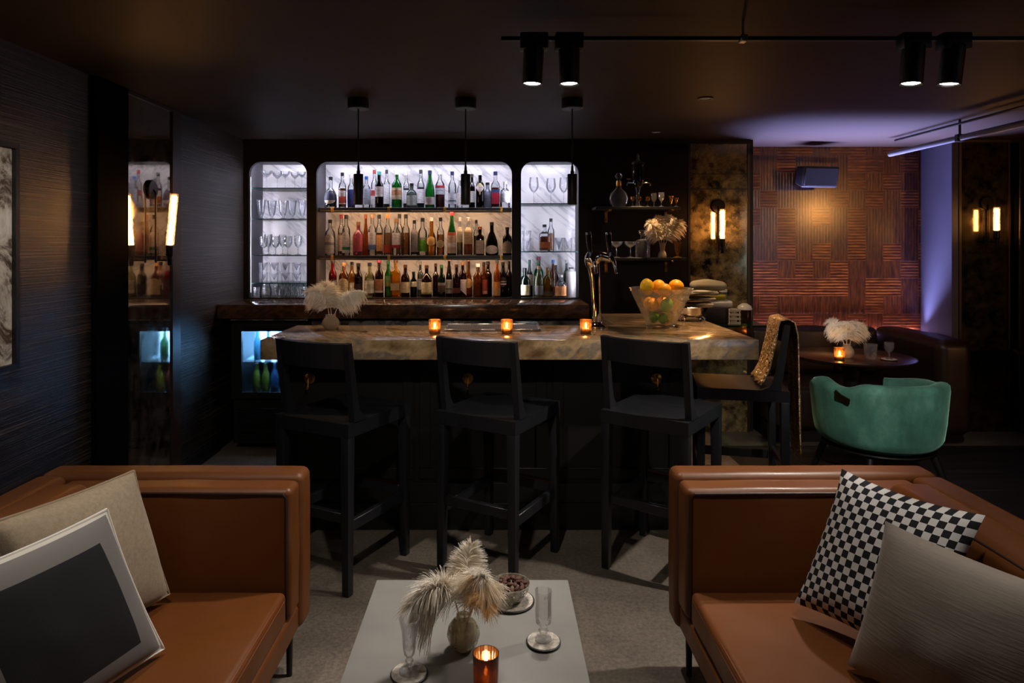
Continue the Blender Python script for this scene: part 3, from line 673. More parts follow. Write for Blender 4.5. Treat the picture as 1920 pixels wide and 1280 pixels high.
for k in range(5):
    a = -PI / 2 + .25 + 2 * PI * k / 5
    fruit('orange' if k != 0 else 'lime', .039 if k else .036, (.070 * math.cos(a), .070 * math.sin(a), .132), '%s in the middle layer of the crystal bowl, %s' % ('orange' if k else 'green lime', W5[k]))
for k, (x, y, z, kd, r, nm) in enumerate(((-.086, -.02, .236, 'lemon', .041, 'yellow fruit at the top left of the crystal bowl'), (0, .055, .232, 'orange', .042, 'orange at the back top of the crystal bowl'),
                                  (.09, .0, .234, 'orange', .044, 'large orange at the top right of the crystal bowl'), (.004, -.066, .218, 'orange', .041, 'orange at the front top of the crystal bowl'), (.128, .066, .232, 'lemon', .027, 'small yellow fruit low at the right rim of the bowl'))):
    fruit(kd, r, (x, y, z), nm)
# silver footed dish and a pile of dark napkins beside the bowl
sd = Vector((1.25, 4.20, BT + .001))
t = thing('footed_dish', 'silver oval dish on claw feet beside the fruit bowl', 'dish', sd)
obj('dish', lathe(BM(), [(0, .028), (.055, .028), (.08, .05), (.095, .085), (.1, .088), (.096, .091), (.076, .056), (.05, .036), (0, .034)], 32, sx=1, sy=.7), M_STEEL, t)
for sx in (-1, 1):
    for sy in (-1, 1):
        obj('foot', tube(BM(), [(sx * .05, sy * .03, .032), (sx * .064, sy * .04, .018), (sx * .060, sy * .04, .004), (sx * .068, sy * .045, .0)], [.006, .006, .005, .007], 8), M_STEEL, t)
M_STRIPE = pbr('striped_linen', '#2b2623', .8, var=(3, '#b9b0a4', .06), scale=(1.5, 1.5, 22))
for k in range(3):
    o = obj('folded_napkin', rbox(BM(), -.10, .10, -.065, .065, 0, .024, .011, 8, (0, 0, .006), .004, k), M_STRIPE, loc=sd + Vector((.02 + .012 * k, .004, .0925 + .036 * k)), rot=(0, 0, .15 * k - .1))
    tag(o, 'dark striped folded napkin, %s of the pile on the silver dish' % ('lowest', 'middle', 'topmost')[k], 'napkin', 'napkins on the silver dish')
# glass service shelf in front of the antique mirror, with bar supplies
gz = PZ(607, 5.2)
t = thing('service_shelf', 'green-edged glass shelf in front of the antique mirror', 'shelf', (0, 0, 0))
obj('glass_plate', box(BM(), 1.56, 2.10, 5.10, 5.47, gz - .012, gz), thin('green_glass', '#bfe0cf', body=.1, edge=.5, bodycol='#1f5a45'), t, smooth=0)
for x in (1.62, 2.04): obj('bracket', box(BM(), x - .01, x + .01, 5.30, 5.47, gz - .05, gz - .0125), M_BLACK, t, smooth=0)
def sh(px, d): return Vector((PX(px, d), d, gz + .001))
M_CRM = pbr('cream_ceramic', '#cfc6ad', .4); M_WHT = pbr('white_cloth', '#d8d4cc', .8, bump=(30, .5, .004)); M_CHAR = pbr('charcoal_box', '#1e1b19', .5)
o = obj('storage_box', box(BM(), -.10, .10, -.10, .10, 0, .125, .004), M_CHAR, loc=sh(1338, 5.28)); tag(o, 'low charcoal box on the glass shelf by the mirror', 'box')
t = thing('slotted_crate', 'small cream crate with square slots on the glass shelf', 'crate', sh(1374, 5.20))
bm = BM()
for z in (0, .033, .066, .099):
    box(bm, -.045, .045, -.05, -.042, z, z + .020, .001, 1); box(bm, -.045, .045, .042, .05, z, z + .020, .001, 1)
obj('slat_side', bm, M_CRM, t)
bm = BM()
for x in (-.045, -.004, .037):
    box(bm, x, x + .008, -.041, -.033, 0, .121, .001, 1); box(bm, x, x + .008, .033, .041, 0, .121, .001, 1)
box(bm, -.044, .044, -.032, .032, 0, .006); obj('corner_post', bm, M_CRM, t)
t = thing('lidded_pot', 'dark round pot with domed white lid on the glass shelf', 'pot', sh(1396, 5.26))
obj('pot', lathe(BM(), [(0, 0), (.05, 0), (.055, .01), (.055, .10), (.05, .105), (0, .105)], 24), pbr('pot_brown', '#2a1a10', .25, coat=.5), t)
obj('lid', lathe(BM(), [(0, .106), (.058, .106), (.058, .114), (.05, .135), (.02, .155), (0, .158)], 24), pbr('white_glaze', '#d6d3cb', .25), t)
o = obj('folded_towel', rbox(BM(), -.11, .11, -.07, .07, 0, .05, .02, 8, (0, 0, .01), .012, 5), M_WHT, loc=sh(1338, 5.28) + Vector((.03, 0, .127))); tag(o, 'crumpled white bar towel on the charcoal box', 'towel')
o = obj('folded_towel', rbox(BM(), -.14, .10, -.06, .06, 0, .035, .016, 8, (0, 0, .012), .012, 9), pbr('yellow_cloth', '#a8a03a', .8, bump=(30, .5, .004)), loc=sh(1338, 5.28) + Vector((-.02, .0, .192))); tag(o, 'yellow-green folded cloth under the cream bundle', 'towel')
o = obj('linen_bundle', rbox(BM(), -.15, .13, -.07, .07, 0, .065, .032, 8, (0, 0, .016), .012, 13), pbr('oat_linen', '#a89f88', .85, bump=(60, .5, .003)), loc=sh(1335, 5.28) + Vector((-.02, 0, .262))); tag(o, 'rolled cream linen bundle topping the pile by the mirror', 'linen')
t = thing('glass_jar', 'pale glass jar with cloth top beside the pile by the mirror', 'jar', sh(1356, 5.40))
obj('jar_body', lathe(BM(), [(0, 0), (.035, 0), (.037, .01), (.037, .20), (.028, .225), (.028, .235), (.025, .235), (.025, .01), (0, .008)], 24), thin('pale_glass', '#e4eef2', body=.25, edge=.4, bodycol='#b9cbd6'), t)
obj('cap', lathe(BM(), [(0, .236), (.032, .236), (.032, .255), (.02, .265), (0, .267)], 24), M_WHT, t)
for px, nm in ((1368, 'left'), (1381, 'right')):
    o = obj('spice_cup', lathe(BM(), [(0, 0), (.022, 0), (.026, .06), (.023, .06), (.02, .005), (0, .005)], 20), pbr('kraft', '#8a6a44', .7), loc=sh(px, 5.41)); tag(o, '%s small kraft cup on the glass shelf behind the crate' % nm, 'cup', 'kraft cups')
# ---------------------------------------------------------------- bar stools
M_STOOL = pbr('black_stained_wood', '#17181c', .38, spec=.5, bump=(1, .25, .001), scale=(20, 20, 3), var=(1.2, '#1f2024', .2))
M_COPPER = pbr('brass_footplate', '#7a4a22', .35, metal=1)
SW, SD, SH = .43, .48, .762
def make_stool(label, loc, rz):
    t = thing('bar_stool', label, 'bar stool', loc, rz, 'black bar stools')
    bm = BM(); nx, ny = 10, 10   # dished seat
    x0, y0 = -SW / 2, -SD / 2
    up, lo = {}, {}
    for i in range(nx + 1):
        for j in range(ny + 1):
            u, v = i / nx * 2 - 1, j / ny * 2 - 1
            z = SH - .010 * (1 - u ** 4) * (1 - v ** 4)
            up[i, j] = bm.verts.new((u * SW / 2, v * SD / 2, z)); lo[i, j] = bm.verts.new((u * SW / 2, v * SD / 2, SH - .062))
    for i in range(nx):
        for j in range(ny):
            bm.faces.new((up[i, j], up[i + 1, j], up[i + 1, j + 1], up[i, j + 1])); bm.faces.new((lo[i, j], lo[i, j + 1], lo[i + 1, j + 1], lo[i + 1, j]))
    for i in range(nx):
        bm.faces.new((lo[i, 0], lo[i + 1, 0], up[i + 1, 0], up[i, 0])); bm.faces.new((lo[i + 1, ny], lo[i, ny], up[i, ny], up[i + 1, ny]))
    for j in range(ny):
        bm.faces.new((lo[0, j + 1], lo[0, j], up[0, j], up[0, j + 1])); bm.faces.new((lo[nx, j], lo[nx, j + 1], up[nx, j + 1], up[nx, j]))
    obj('seat', bm, M_STOOL, t)
    lw = .046
    for sx in (-1, 1):
        for sy in (-1, 1):
            xa, ya = sx * (SW / 2 - lw / 2), sy * (SD / 2 - lw / 2)
            bm = BM(); r = bmesh.ops.create_cube(bm, size=1)
            for v in r['verts']:
                k = 1 if v.co.z > 0 else .78
                v.co = Vector((xa + v.co.x * lw * k + sx * (1 - k) * .3 * lw, ya + v.co.y * lw * k + sy * (1 - k) * .3 * lw, SH - .0625 if v.co.z > 0 else 0))
            bmesh.ops.bevel(bm, geom=bm.edges[:], offset=.004, segments=2, profile=.5, affect='EDGES')
            obj('leg', bm, M_STOOL, t)
    for sx in (-1, 1):
        xo = sx * SW / 2; xi = sx * (SW / 2 - .030)
        pr = [(-.196, SH - .004), (-.215, .90), (-.243, 1.115), (-.216, 1.118), (-.185, .95), (-.172, .86), (-.157, .81), (-.135, .78), (-.095, SH - .001)]
        bm = prism(BM(), pr, 'x', min(xo, xi), max(xo, xi))
        obj('back_post', bm, M_STOOL, t)
    bm = BM(); n = 12; R4 = []
    for i in range(n + 1):
        u = i / n * 2 - 1; x = u * (SW / 2 - .0305); bow = .030 * (1 - u * u)
        row = []
        for (yy, zz) in ((-.2285, 1.0), (-.243, 1.113), (-.222, 1.116), (-.2065, 1.0)):
            row.append(bm.verts.new((x, yy - bow, zz)))
        R4.append(row)
    for a, b2 in zip(R4, R4[1:]):
        for k in range(4): bm.faces.new((a[k], a[(k + 1) % 4], b2[(k + 1) % 4], b2[k]))
    bm.faces.new(R4[0]); bm.faces.new(R4[-1][::-1])
    obj('backrest', bm, M_STOOL, t)
    xi, yi = SW / 2 - lw, SD / 2 - lw
    for sx in (-1, 1): obj('stretcher', box(BM(), min(sx * (SW / 2 - .038), sx * (SW / 2 - .012)), max(sx * (SW / 2 - .038), sx * (SW / 2 - .012)), -yi, yi, .275, .325, .003, 1), M_STOOL, t)
    obj('stretcher', box(BM(), -xi, xi, -SD / 2 + .012, -SD / 2 + .038, .315, .36, .003, 1), M_STOOL, t)
    fr = obj('footrest', box(BM(), -xi, xi, SD / 2 - .038, SD / 2 - .010, .30, .352, .003, 1), M_STOOL, t)
    obj('brass_plate', box(BM(), -xi + .002, xi - .002, SD / 2 - .041, SD / 2 - .008, .3525, .356), M_COPPER, fr)
    return t
st = make_stool('left black wooden bar stool, nearest the lit cooler', (-.714, 3.135, 0), math.radians(-27))
def seatpt(rl, rr, fr):
    return (rl[0] + fr[0]) / 2, (rl[1] + fr[1]) / 2
st.location = (*seatpt((-1.041, 3.102), (-.645, 2.908), (-.421, 3.324)), 0); st.rotation_euler.z = math.radians(-27)
dup(st, 'middle black wooden bar stool, in front of the middle brass hook', (*seatpt((-.287, 3.152), (.083, 2.934), (.326, 3.369)), 0), math.radians(-30), 'black bar stools')
dup(st, 'right black wooden bar stool facing the bar, in front of the fruit bowl', (*seatpt((.493, 3.183), (.847, 2.934), (1.143, 3.312)), 0), math.radians(-36), 'black bar stools')
s4 = dup(st, 'bar stool at the end of the bar with gold sequin wrap on its back', (1.40, 3.83, 0), math.radians(77), 'black bar stools')
# gold sequin wrap over the back of the end stool
m, nt, out = mat('gold_sequins')
b = N(nt, 'ShaderNodeBsdfPrincipled', Roughness=.35, Metallic=.35); L(nt, b, 0, out, 0)
mp = coords(nt); v = N(nt, 'ShaderNodeTexVoronoi', Scale=150); L(nt, mp, 0, v, 'Vector')
r = ramp(nt, [(0, '#d9b888'), (.5, '#b98c5c'), (.8, '#7a5635'), (1, '#fff0d8')]); 
sep = N(nt, 'ShaderNodeSeparateColor'); L(nt, v, 'Color', sep, 0); L(nt, sep, 0, r, 0); L(nt, r, 0, b, 'Base Color')
geo = N(nt, 'ShaderNodeNewGeometry'); vs = N(nt, 'ShaderNodeVectorMath', _operation='MULTIPLY_ADD'); L(nt, v, 'Color', vs, 0)
vs.inputs[1].default_value = (.9, .9, .9); vs.inputs[2].default_value = (-.45, -.45, -.45)
va = N(nt, 'ShaderNodeVectorMath', _operation='ADD'); L(nt, vs, 0, va, 0); L(nt, geo, 'Normal', va, 1)
vn = N(nt, 'ShaderNodeVectorMath', _operation='NORMALIZE'); L(nt, va, 0, vn, 0); L(nt, vn, 0, b, 'Normal')
M_SEQ = m
path = [(-.105, .775), (-.125, .80), (-.155, .86), (-.175, .94), (-.195, 1.02), (-.205, 1.09), (-.215, 1.132), (-.245, 1.140), (-.276, 1.125), (-.283, 1.06), (-.288, .95), (-.292, .82), (-.296, .70), (-.298, .58), (-.30, .46), (-.302, .36)]
bm = BM(); rows = []; nw = 26
for i, (y, z) in enumerate(path):
    row = []
    for k in range(nw + 1):
        u = k / nw; x = -.15 + .30 * u * (1 - .10 * (i > 9) * (i - 9) / 6)
        fold = .010 * math.sin(u * 17 + i * .25) + .006 * math.sin(u * 31)
        if i < 7: fold = abs(fold)
        row.append(bm.verts.new((x, y + (fold if i < 7 else -abs(fold) if i > 8 else 0), z + (.012 * math.sin(u * 9) if i in (0, len(path) - 1) else 0))))
    rows.append(row)
for a, b2 in zip(rows, rows[1:]):
    for k in range(nw): bm.faces.new((a[k], a[k + 1], b2[k + 1], b2[k]))
wr = obj('sequin_wrap', bm, M_SEQ, loc=s4.location, rot=(0, 0, s4.rotation_euler.z), smooth=180)
md = wr.modifiers.new('s', 'SOLIDIFY'); md.thickness = .006; md.offset = 1
tag(wr, 'gold sequin wrap draped over the back of the end bar stool', 'wrap')

# ---------------------------------------------------------------- leather sofas
M_LEATHER = pbr('cognac_leather', '#6b3d1a', .42, spec=.45, bump=(34, .16, .003), var=(2.5, '#5e3415', .25), rvar=3)
M_WELT = pbr('leather_welt', '#2a140a', .5)
M_SEAM = pbr('leather_seam', '#6b3717', .45)
def sofa(label, s, off):
    """built for the left sofa; s = -1 mirrors it in x about OFF"""
    t = thing('sofa', label, 'sofa', (off, 0, 0))
    def B(x0, x1, *a, **k):
        xa, xb = (x0, x1) if s > 0 else (-x1, -x0)
        return rbox(BM(), xa, xb, *a, **k)
    def T(pts, r): return tube(BM(), [(s * p[0], p[1], p[2]) for p in pts], r, 8)
    y1 = 2.45; yn = .55
    xb0, xb1 = -1.62, -.684     # outer back, front end of the arm
    xo = xb0 - -1.62
    # seat base
    obj('base_rail', B(-1.615, -.70, yn + .005, y1 - .005, .185, .285, r=.02, mid=6), M_LEATHER, t)
    for y0_, y1_, in ((2.335, y1), (yn, yn + .115)):
        obj('arm', B(xb0, xb1, y0_, y1_, .19, .742, r=.028, mid=10, crown=(.004, .004, .003), wob=.002, seed=3), M_LEATHER, t)
    obj('back', B(xb0, -1.505, yn + .116, 2.334, .2, .742, r=.028, mid=14, crown=(.004, 0, .003), wob=.003), M_LEATHER, t)
    ac = obj('arm_cushion', B(-1.50, -.690, 2.225, 2.334, .286, .728, r=.022, mid=12, crown=(.003, .012, .004), wob=.003, seed=8), M_LEATHER, t)
    obj('piping', T([(-1.49, 2.226, .715), (-1.2, 2.219, .718), (-.9, 2.218, .717), (-.716, 2.222, .714), (-.708, 2.224, .70), (-.706, 2.220, .55), (-.705, 2.219, .42), (-.705, 2.224, .30)], .0045), M_WELT, ac)
    sc = obj('seat_cushion', B(-1.34, -.700, yn + .12, 2.214, .287, .395, r=.020, mid=14, crown=(.004, .004, .016), wob=.003, seed=5), M_LEATHER, t)
    obj('piping', T([(-1.33, 2.212, .386), (-.72, 2.210, .384), (-.708, 2.2, .385), (-.706, 1.6, .387), (-.705, .9, .386)], .004), M_SEAM, sc)
    obj('front_seam', T([(-.7005, 2.19, .372), (-.6965, 1.6, .374), (-.699, .9, .372)], .002), M_SEAM, sc)
    for a, b2 in ((1.435, 2.215), (yn + .12, 1.425)):
        bc_ = obj('back_cushion', B(-1.50, -1.35, a, b2, .400, .760, r=.035, mid=10, crown=(.02, .004, .008), wob=.006, seed=a), M_LEATHER, t)
        obj('piping', T([(-1.362, a + .03, .742), (-1.356, (a + b2) / 2, .748), (-1.362, b2 - .03, .742), (-1.375, b2 - .004, .70)], .0045), M_WELT, bc_)
    M_LEG = M_BLACK
    for lx in (-1.55, -.745):
        for ly in (yn + .06, 2.385):
            obj('leg', tube(BM(), [(s * lx, ly, 0), (s * lx, ly, .186)], [.010, .013], 12), M_LEG, t)
    return t
sofa('cognac leather sofa with checkered cushion, on the right', -1, -.049)
sofa('cognac leather sofa with black-and-white art cushion, on the left', 1, 0)

def pillow(name, label, TR, e1, e2, s1, s2, m, thick=.075, mw=None, seed=0, pinch=.06):
    """a filled square cushion: TR corner, e1/e2 unit edges, s1/s2 sides"""
    e1, e2 = Vector(e1).normalized(), Vector(e2).normalized()
    nrm = e1.cross(e2).normalized()
    bm = BM(); n = 26; uvl = bm.loops.layers.uv.new('UVMap'); V = {}
    c = Vector(TR) + e1 * s1 / 2 + e2 * s2 / 2
    for side in (1, -1):
        for i in range(n + 1):
            for j in range(n + 1):
                u, v = i / n * 2 - 1, j / n * 2 - 1
                edge = max(abs(u), abs(v)) > .9999
                if side == -1 and edge: V[-1, i, j] = V[1, i, j]; continue
                pu = u * (1 - pinch * (1 - v * v) * abs(u) ** 1.5); pv = v * (1 - pinch * (1 - u * u) * abs(v) ** 1.5)
                h = thick * ((1 - u ** 2) ** .55 * (1 - v ** 2) ** .55) ** .85
                w = .006 * noise.noise(Vector((u * 2.2, v * 2.2, seed + side)))
                p = e1 * pu * s1 / 2 + e2 * pv * s2 / 2 + nrm * side * (h + (0 if edge else w * (1 - max(abs(u), abs(v)))))
                V[side, i, j] = bm.verts.new(p)
    for side in (1, -1):
        for i in range(n):
            for j in range(n):
                q = [(i, j), (i + 1, j), (i + 1, j + 1), (i, j + 1)]
                f = bm.faces.new([V[side, a, b2] for a, b2 in (q if side == 1 else q[::-1])])
                for l, (a, b2) in zip(f.loops, q if side == 1 else q[::-1]): l[uvl].uv = (a / n, b2 / n)
    ob = obj(name, bm, m, loc=c, smooth=60)
    if mw:
        pts = []
        ring = [(i, 0) for i in range(n)] + [(n, j) for j in range(n)] + [(i, n) for i in range(n, 0, -1)] + [(0, j) for j in range(n, 0, -1)]
        for a, b2 in ring + [ring[0]]:
            u, v = a / n * 2 - 1, b2 / n * 2 - 1
            pu = u * (1 - pinch * (1 - v * v) * abs(u) ** 1.5); pv = v * (1 - pinch * (1 - u * u) * abs(v) ** 1.5)
            pts.append(e1 * pu * s1 / 2 + e2 * pv * s2 / 2)
        obj('piping', tube(BM(), pts, .004, 6, cap=False), mw, ob)
    return tag(ob, label, 'cushion')
def uvmat(name, kind):
    m, nt, out = mat(name)
    b = N(nt, 'ShaderNodeBsdfPrincipled', Roughness=.85); L(nt, b, 0, out, 0)
    tc = N(nt, 'ShaderNodeTexCoord')
    if kind == 'check':
        ck = N(nt, 'ShaderNodeTexChecker', Scale=20); ck.inputs[1].default_value = lin('#dcdad8'); ck.inputs[2].default_value = lin('#121318')
        L(nt, tc, 'UV', ck, 'Vector'); L(nt, ck, 0, b, 'Base Color')
    else:
        sp = N(nt, 'ShaderNodeSeparateXYZ'); L(nt, tc, 'UV', sp, 0)
        def d(i, c):
            a = N(nt, 'ShaderNodeMath', _operation='SUBTRACT'); a.inputs[1].default_value = c; L(nt, sp, i, a, 0)
            k = N(nt, 'ShaderNodeMath', _operation='ABSOLUTE'); L(nt, a, 0, k, 0); return k
        mx = N(nt, 'ShaderNodeMath', _operation='MAXIMUM'); L(nt, d(0, .5), 0, mx, 0); L(nt, d(1, .5), 0, mx, 1)
        r = ramp(nt, [(0, '#101114'), (.345, '#101114'), (.346, '#75726f'), (.474, '#75726f'), (.475, '#c9c4ba')], 'CONSTANT'); L(nt, mx, 0, r, 0)
        L(nt, r, 0, b, 'Base Color')
    mp = coords(nt); n1 = N(nt, 'ShaderNodeTexNoise', Scale=350, Detail=3); L(nt, mp, 0, n1, 'Vector')
    bp = N(nt, 'ShaderNodeBump', Strength=.35, Distance=.001); L(nt, n1, 'Fac', bp, 'Height'); L(nt, bp, 0, b, 'Normal')
    return m
M_OAT = pbr('oatmeal_linen', '#a8977f', .9, bump=(260, .5, .0015), var=(90, '#8d7d68', .25), sheen=.2)
M_TAUPE = pbr('taupe_velvet', '#8f857a', .8, bump=(1, .5, .002), scale=(14, 14, 160), var=(2, '#9b9186', .3), sheen=.4)
pillow('cushion', 'oatmeal woven cushion leaning at the back of the left sofa', (-1.150, 2.10, .835), (-.36, -.93, 0), (.10, .03, -.415), .43, .42, M_OAT, .075, pbr('oat_piping', '#93826b', .9), 1, .03)
pillow('cushion', 'cushion with black rectangle on grey and white ground, left sofa', (-1.045, 1.775, .842), (-.34, -.94, .0), (.115, .07, -.41), .46, .44, uvmat('art_cushion', 'art'), .056, pbr('art_piping', '#d9d5cd', .9), 2, .05)
pillow('cushion', 'black-and-white checkered cushion leaning in the right sofa corner', (1.085, 2.075, .850), (.20, -.345, -.007), (-.16, -.02, -.415), .395, .44, uvmat('check_cushion', 'check'), .07, None, 3, .08)
pillow('cushion', 'plain taupe cushion in front of the checkered one on the right sofa', (1.030, 1.75, .822), (.42, -.90, .0), (-.085, .03, -.40), .44, .41, M_TAUPE, .068, None, 4, .05)

# ---------------------------------------------------------------- coffee table
M_CONC = pbr('table_concrete', '#787774', .42, var=(3.5, '#888681', .25), bump=(14, .1, .002), rvar=4)
tx0, tx1, ty0, ty1, TT = -.411, .248, 1.52, 2.278, .40
t = thing('coffee_table', 'square light concrete coffee table between the two sofas', 'coffee table', ((tx0 + tx1) / 2, (ty0 + ty1) / 2, 0))
hx, hy = (tx1 - tx0) / 2, (ty1 - ty0) / 2
obj('table_top', box(BM(), -hx, hx, -hy, hy, TT - .05, TT, .004), M_CONC, t)
for sx in (-1, 1): obj('side_panel', box(BM(), min(sx * (hx - .06), sx * (hx - .02)), max(sx * (hx - .06), sx * (hx - .02)), -hy + .02, hy - .02, 0, TT - .051, .004), M_CONC, t)
# ---------------------------------------------------------------- lounge corner at the right
M_BANQ = pbr('banquette_leather', '#2a1a12', .42, spec=.45, bump=(18, .2, .004), var=(2, '#21140d', .25))
t = thing('banquette', 'dark brown L-shaped banquette sofa against the parquet wall', 'banquette', (0, 0, 0))
x0, x1 = XA0 + .03, 3.28
obj('plinth', box(BM(), x0, 3.56, 5.22, 5.84, 0, .12), M_DARK2, t, smooth=0)
n = 3; w = (x1 - x0) / n
obj('seat', rbox(BM(), x0, x1, 5.12, 5.70, .125, .45, r=.04, mid=12, crown=(0, .01, .015), wob=.004), M_BANQ, t)
for k in range(n): obj('back_cushion', rbox(BM(), x0 + k * w + .004, x0 + (k + 1) * w - .004, 5.66, 5.83, .455, .845, r=.04, mid=8, crown=(0, .02, .012), wob=.006, seed=k), M_BANQ, t)
obj('side_arm', rbox(BM(), 3.30, 3.56, 4.92, 5.83, .125, .842, r=.07, mid=10, crown=(.01, .01, .012), wob=.006), M_BANQ, t)
# round tables
M_TABLE = pbr('dark_walnut_top', '#2b1a11', .22, spec=.5, coat=.3, var=(3, '#20130c', .25), scale=(1, 8, 1))
t = thing('round_table', 'round dark wood pedestal table in front of the banquette', 'table', (2.594, 4.815, 0))
obj('table_top', lathe(BM(), [(0, .722), (.38, .722), (.405, .735), (.407, .748), (.402, .75), (0, .75)], 64), M_TABLE, t)
obj('pedestal', lathe(BM(), [(0, .02), (.05, .02), (.045, .1), (.05, .5), (.075, .70), (.075, .7215), (0, .7215)], 28), M_BLACK, t)
obj('base', lathe(BM(), [(0, 0), (.24, 0), (.24, .012), (.08, .019), (0, .0195)], 40), M_BLACK, t)
t = thing('round_table', 'dark round table at the right edge near the curtain', 'table', (4.25, 4.86, 0))
obj('table_top', lathe(BM(), [(0, .722), (.34, .722), (.36, .735), (.361, .748), (.357, .75), (0, .75)], 64), M_TABLE, t)
obj('pedestal', lathe(BM(), [(0, .02), (.05, .02), (.045, .1), (.05, .5), (.075, .70), (.075, .7215), (0, .7215)], 28), M_BLACK, t)
obj('base', lathe(BM(), [(0, 0), (.24, 0), (.24, .012), (.08, .019), (0, .0195)], 40), M_BLACK, t)
# green velvet tub chair, seen from behind
m, nt, out = mat('green_velvet')
b = N(nt, 'ShaderNodeBsdfPrincipled', Roughness=.75); b.inputs['Sheen Weight'].default_value = .7; b.inputs['Sheen Roughness'].default_value = .35; b.inputs['Sheen Tint'].default_value = lin('#9fe0c8')
L(nt, b, 0, out, 0); mp = coords(nt, (1, 1, .6)); n1 = N(nt, 'ShaderNodeTexNoise', Scale=7, Detail=6, Roughness=.65); L(nt, mp, 0, n1, 'Vector')
r = ramp(nt, [(.35, '#366658'), (.55, '#4c8474'), (.7, '#68a090')]); L(nt, n1, 'Fac', r, 0); L(nt, r, 0, b, 'Base Color')
M_VELV = m
t = thing('tub_chair', 'green velvet tub chair with its back to the room', 'armchair', (2.275, 3.95, 0), math.radians(8))
bm = BM(); na, nb = 56, 18; G = []
for i in range(na + 1):
    ph = math.radians(-135 + 270 * i / na)     # 0 = straight towards the camera
    a = abs(ph)
    sm = lambda x, e0, e1: (lambda q: q * q * (3 - 2 * q))(min(max((x - e0) / (e1 - e0), 0), 1))
    ztop = .775 - .035 * sm(a, .80, 1.15) + (.035 if ph < 0 else .0) * sm(a, 1.25, 1.75) - (.06 if ph < 0 else .03) * sm(a, 1.6, 2.35)
    row = []
    sec = [(-.045, -.03), (-.015, .02), (.002, .12), (.014, .35), (.022, .62), (.030, .86), (.027, .95), (.012, .99), (-.015, 1.0), (-.042, .985), (-.056, .94), (-.060, .8), (-.066, .5), (-.08, .2), (-.09, 0), (-.085, -.03)]
    zb = .40; R0 = .335
    row = [bm.verts.new(((R0 + d) * math.sin(ph), -(R0 + d) * math.cos(ph) * 1.0, zb + f * (ztop - zb))) for d, f in sec]
    G.append(row)
for a, b2 in zip(G, G[1:]):
    for k in range(len(a)): bm.faces.new((a[k], a[(k + 1) % len(a)], b2[(k + 1) % len(a)], b2[k]))
bm.faces.new(G[0]); bm.faces.new(G[-1][::-1])
obj('back_shell', bm, M_VELV, t, smooth=60)
obj('seat', lathe(BM(), [(0, .37), (.24, .37), (.27, .385), (.272, .46), (.25, .485), (0, .495)], 40), M_VELV, t)
obj('seat_frame', lathe(BM(), [(0, .345), (.27, .345), (.30, .365), (.298, .372), (.2, .369), (0, .3695)], 40), M_BLACK, t)
for sx in (-1, 1):
    for sy in (-1, 1): obj('leg', tube(BM(), [(sx * .20, sy * .20, .345), (sx * .29, sy * .29, 0)], [.022, .012], 12), M_BLACK, t)
bm = prism(BM(), [(-.03, .0), (.045, -.018), (.048, .012), (.0, .028), (-.034, .05)], 'y', -.004, .004)
obj('brass_cutout', bm, pbr('dark_brass', '#3a2a14', .35, metal=.8), t, loc=(-.372 * math.sin(math.radians(66)), -.372 * math.cos(math.radians(66)), .675), rot=(0, 0, -math.radians(66)))
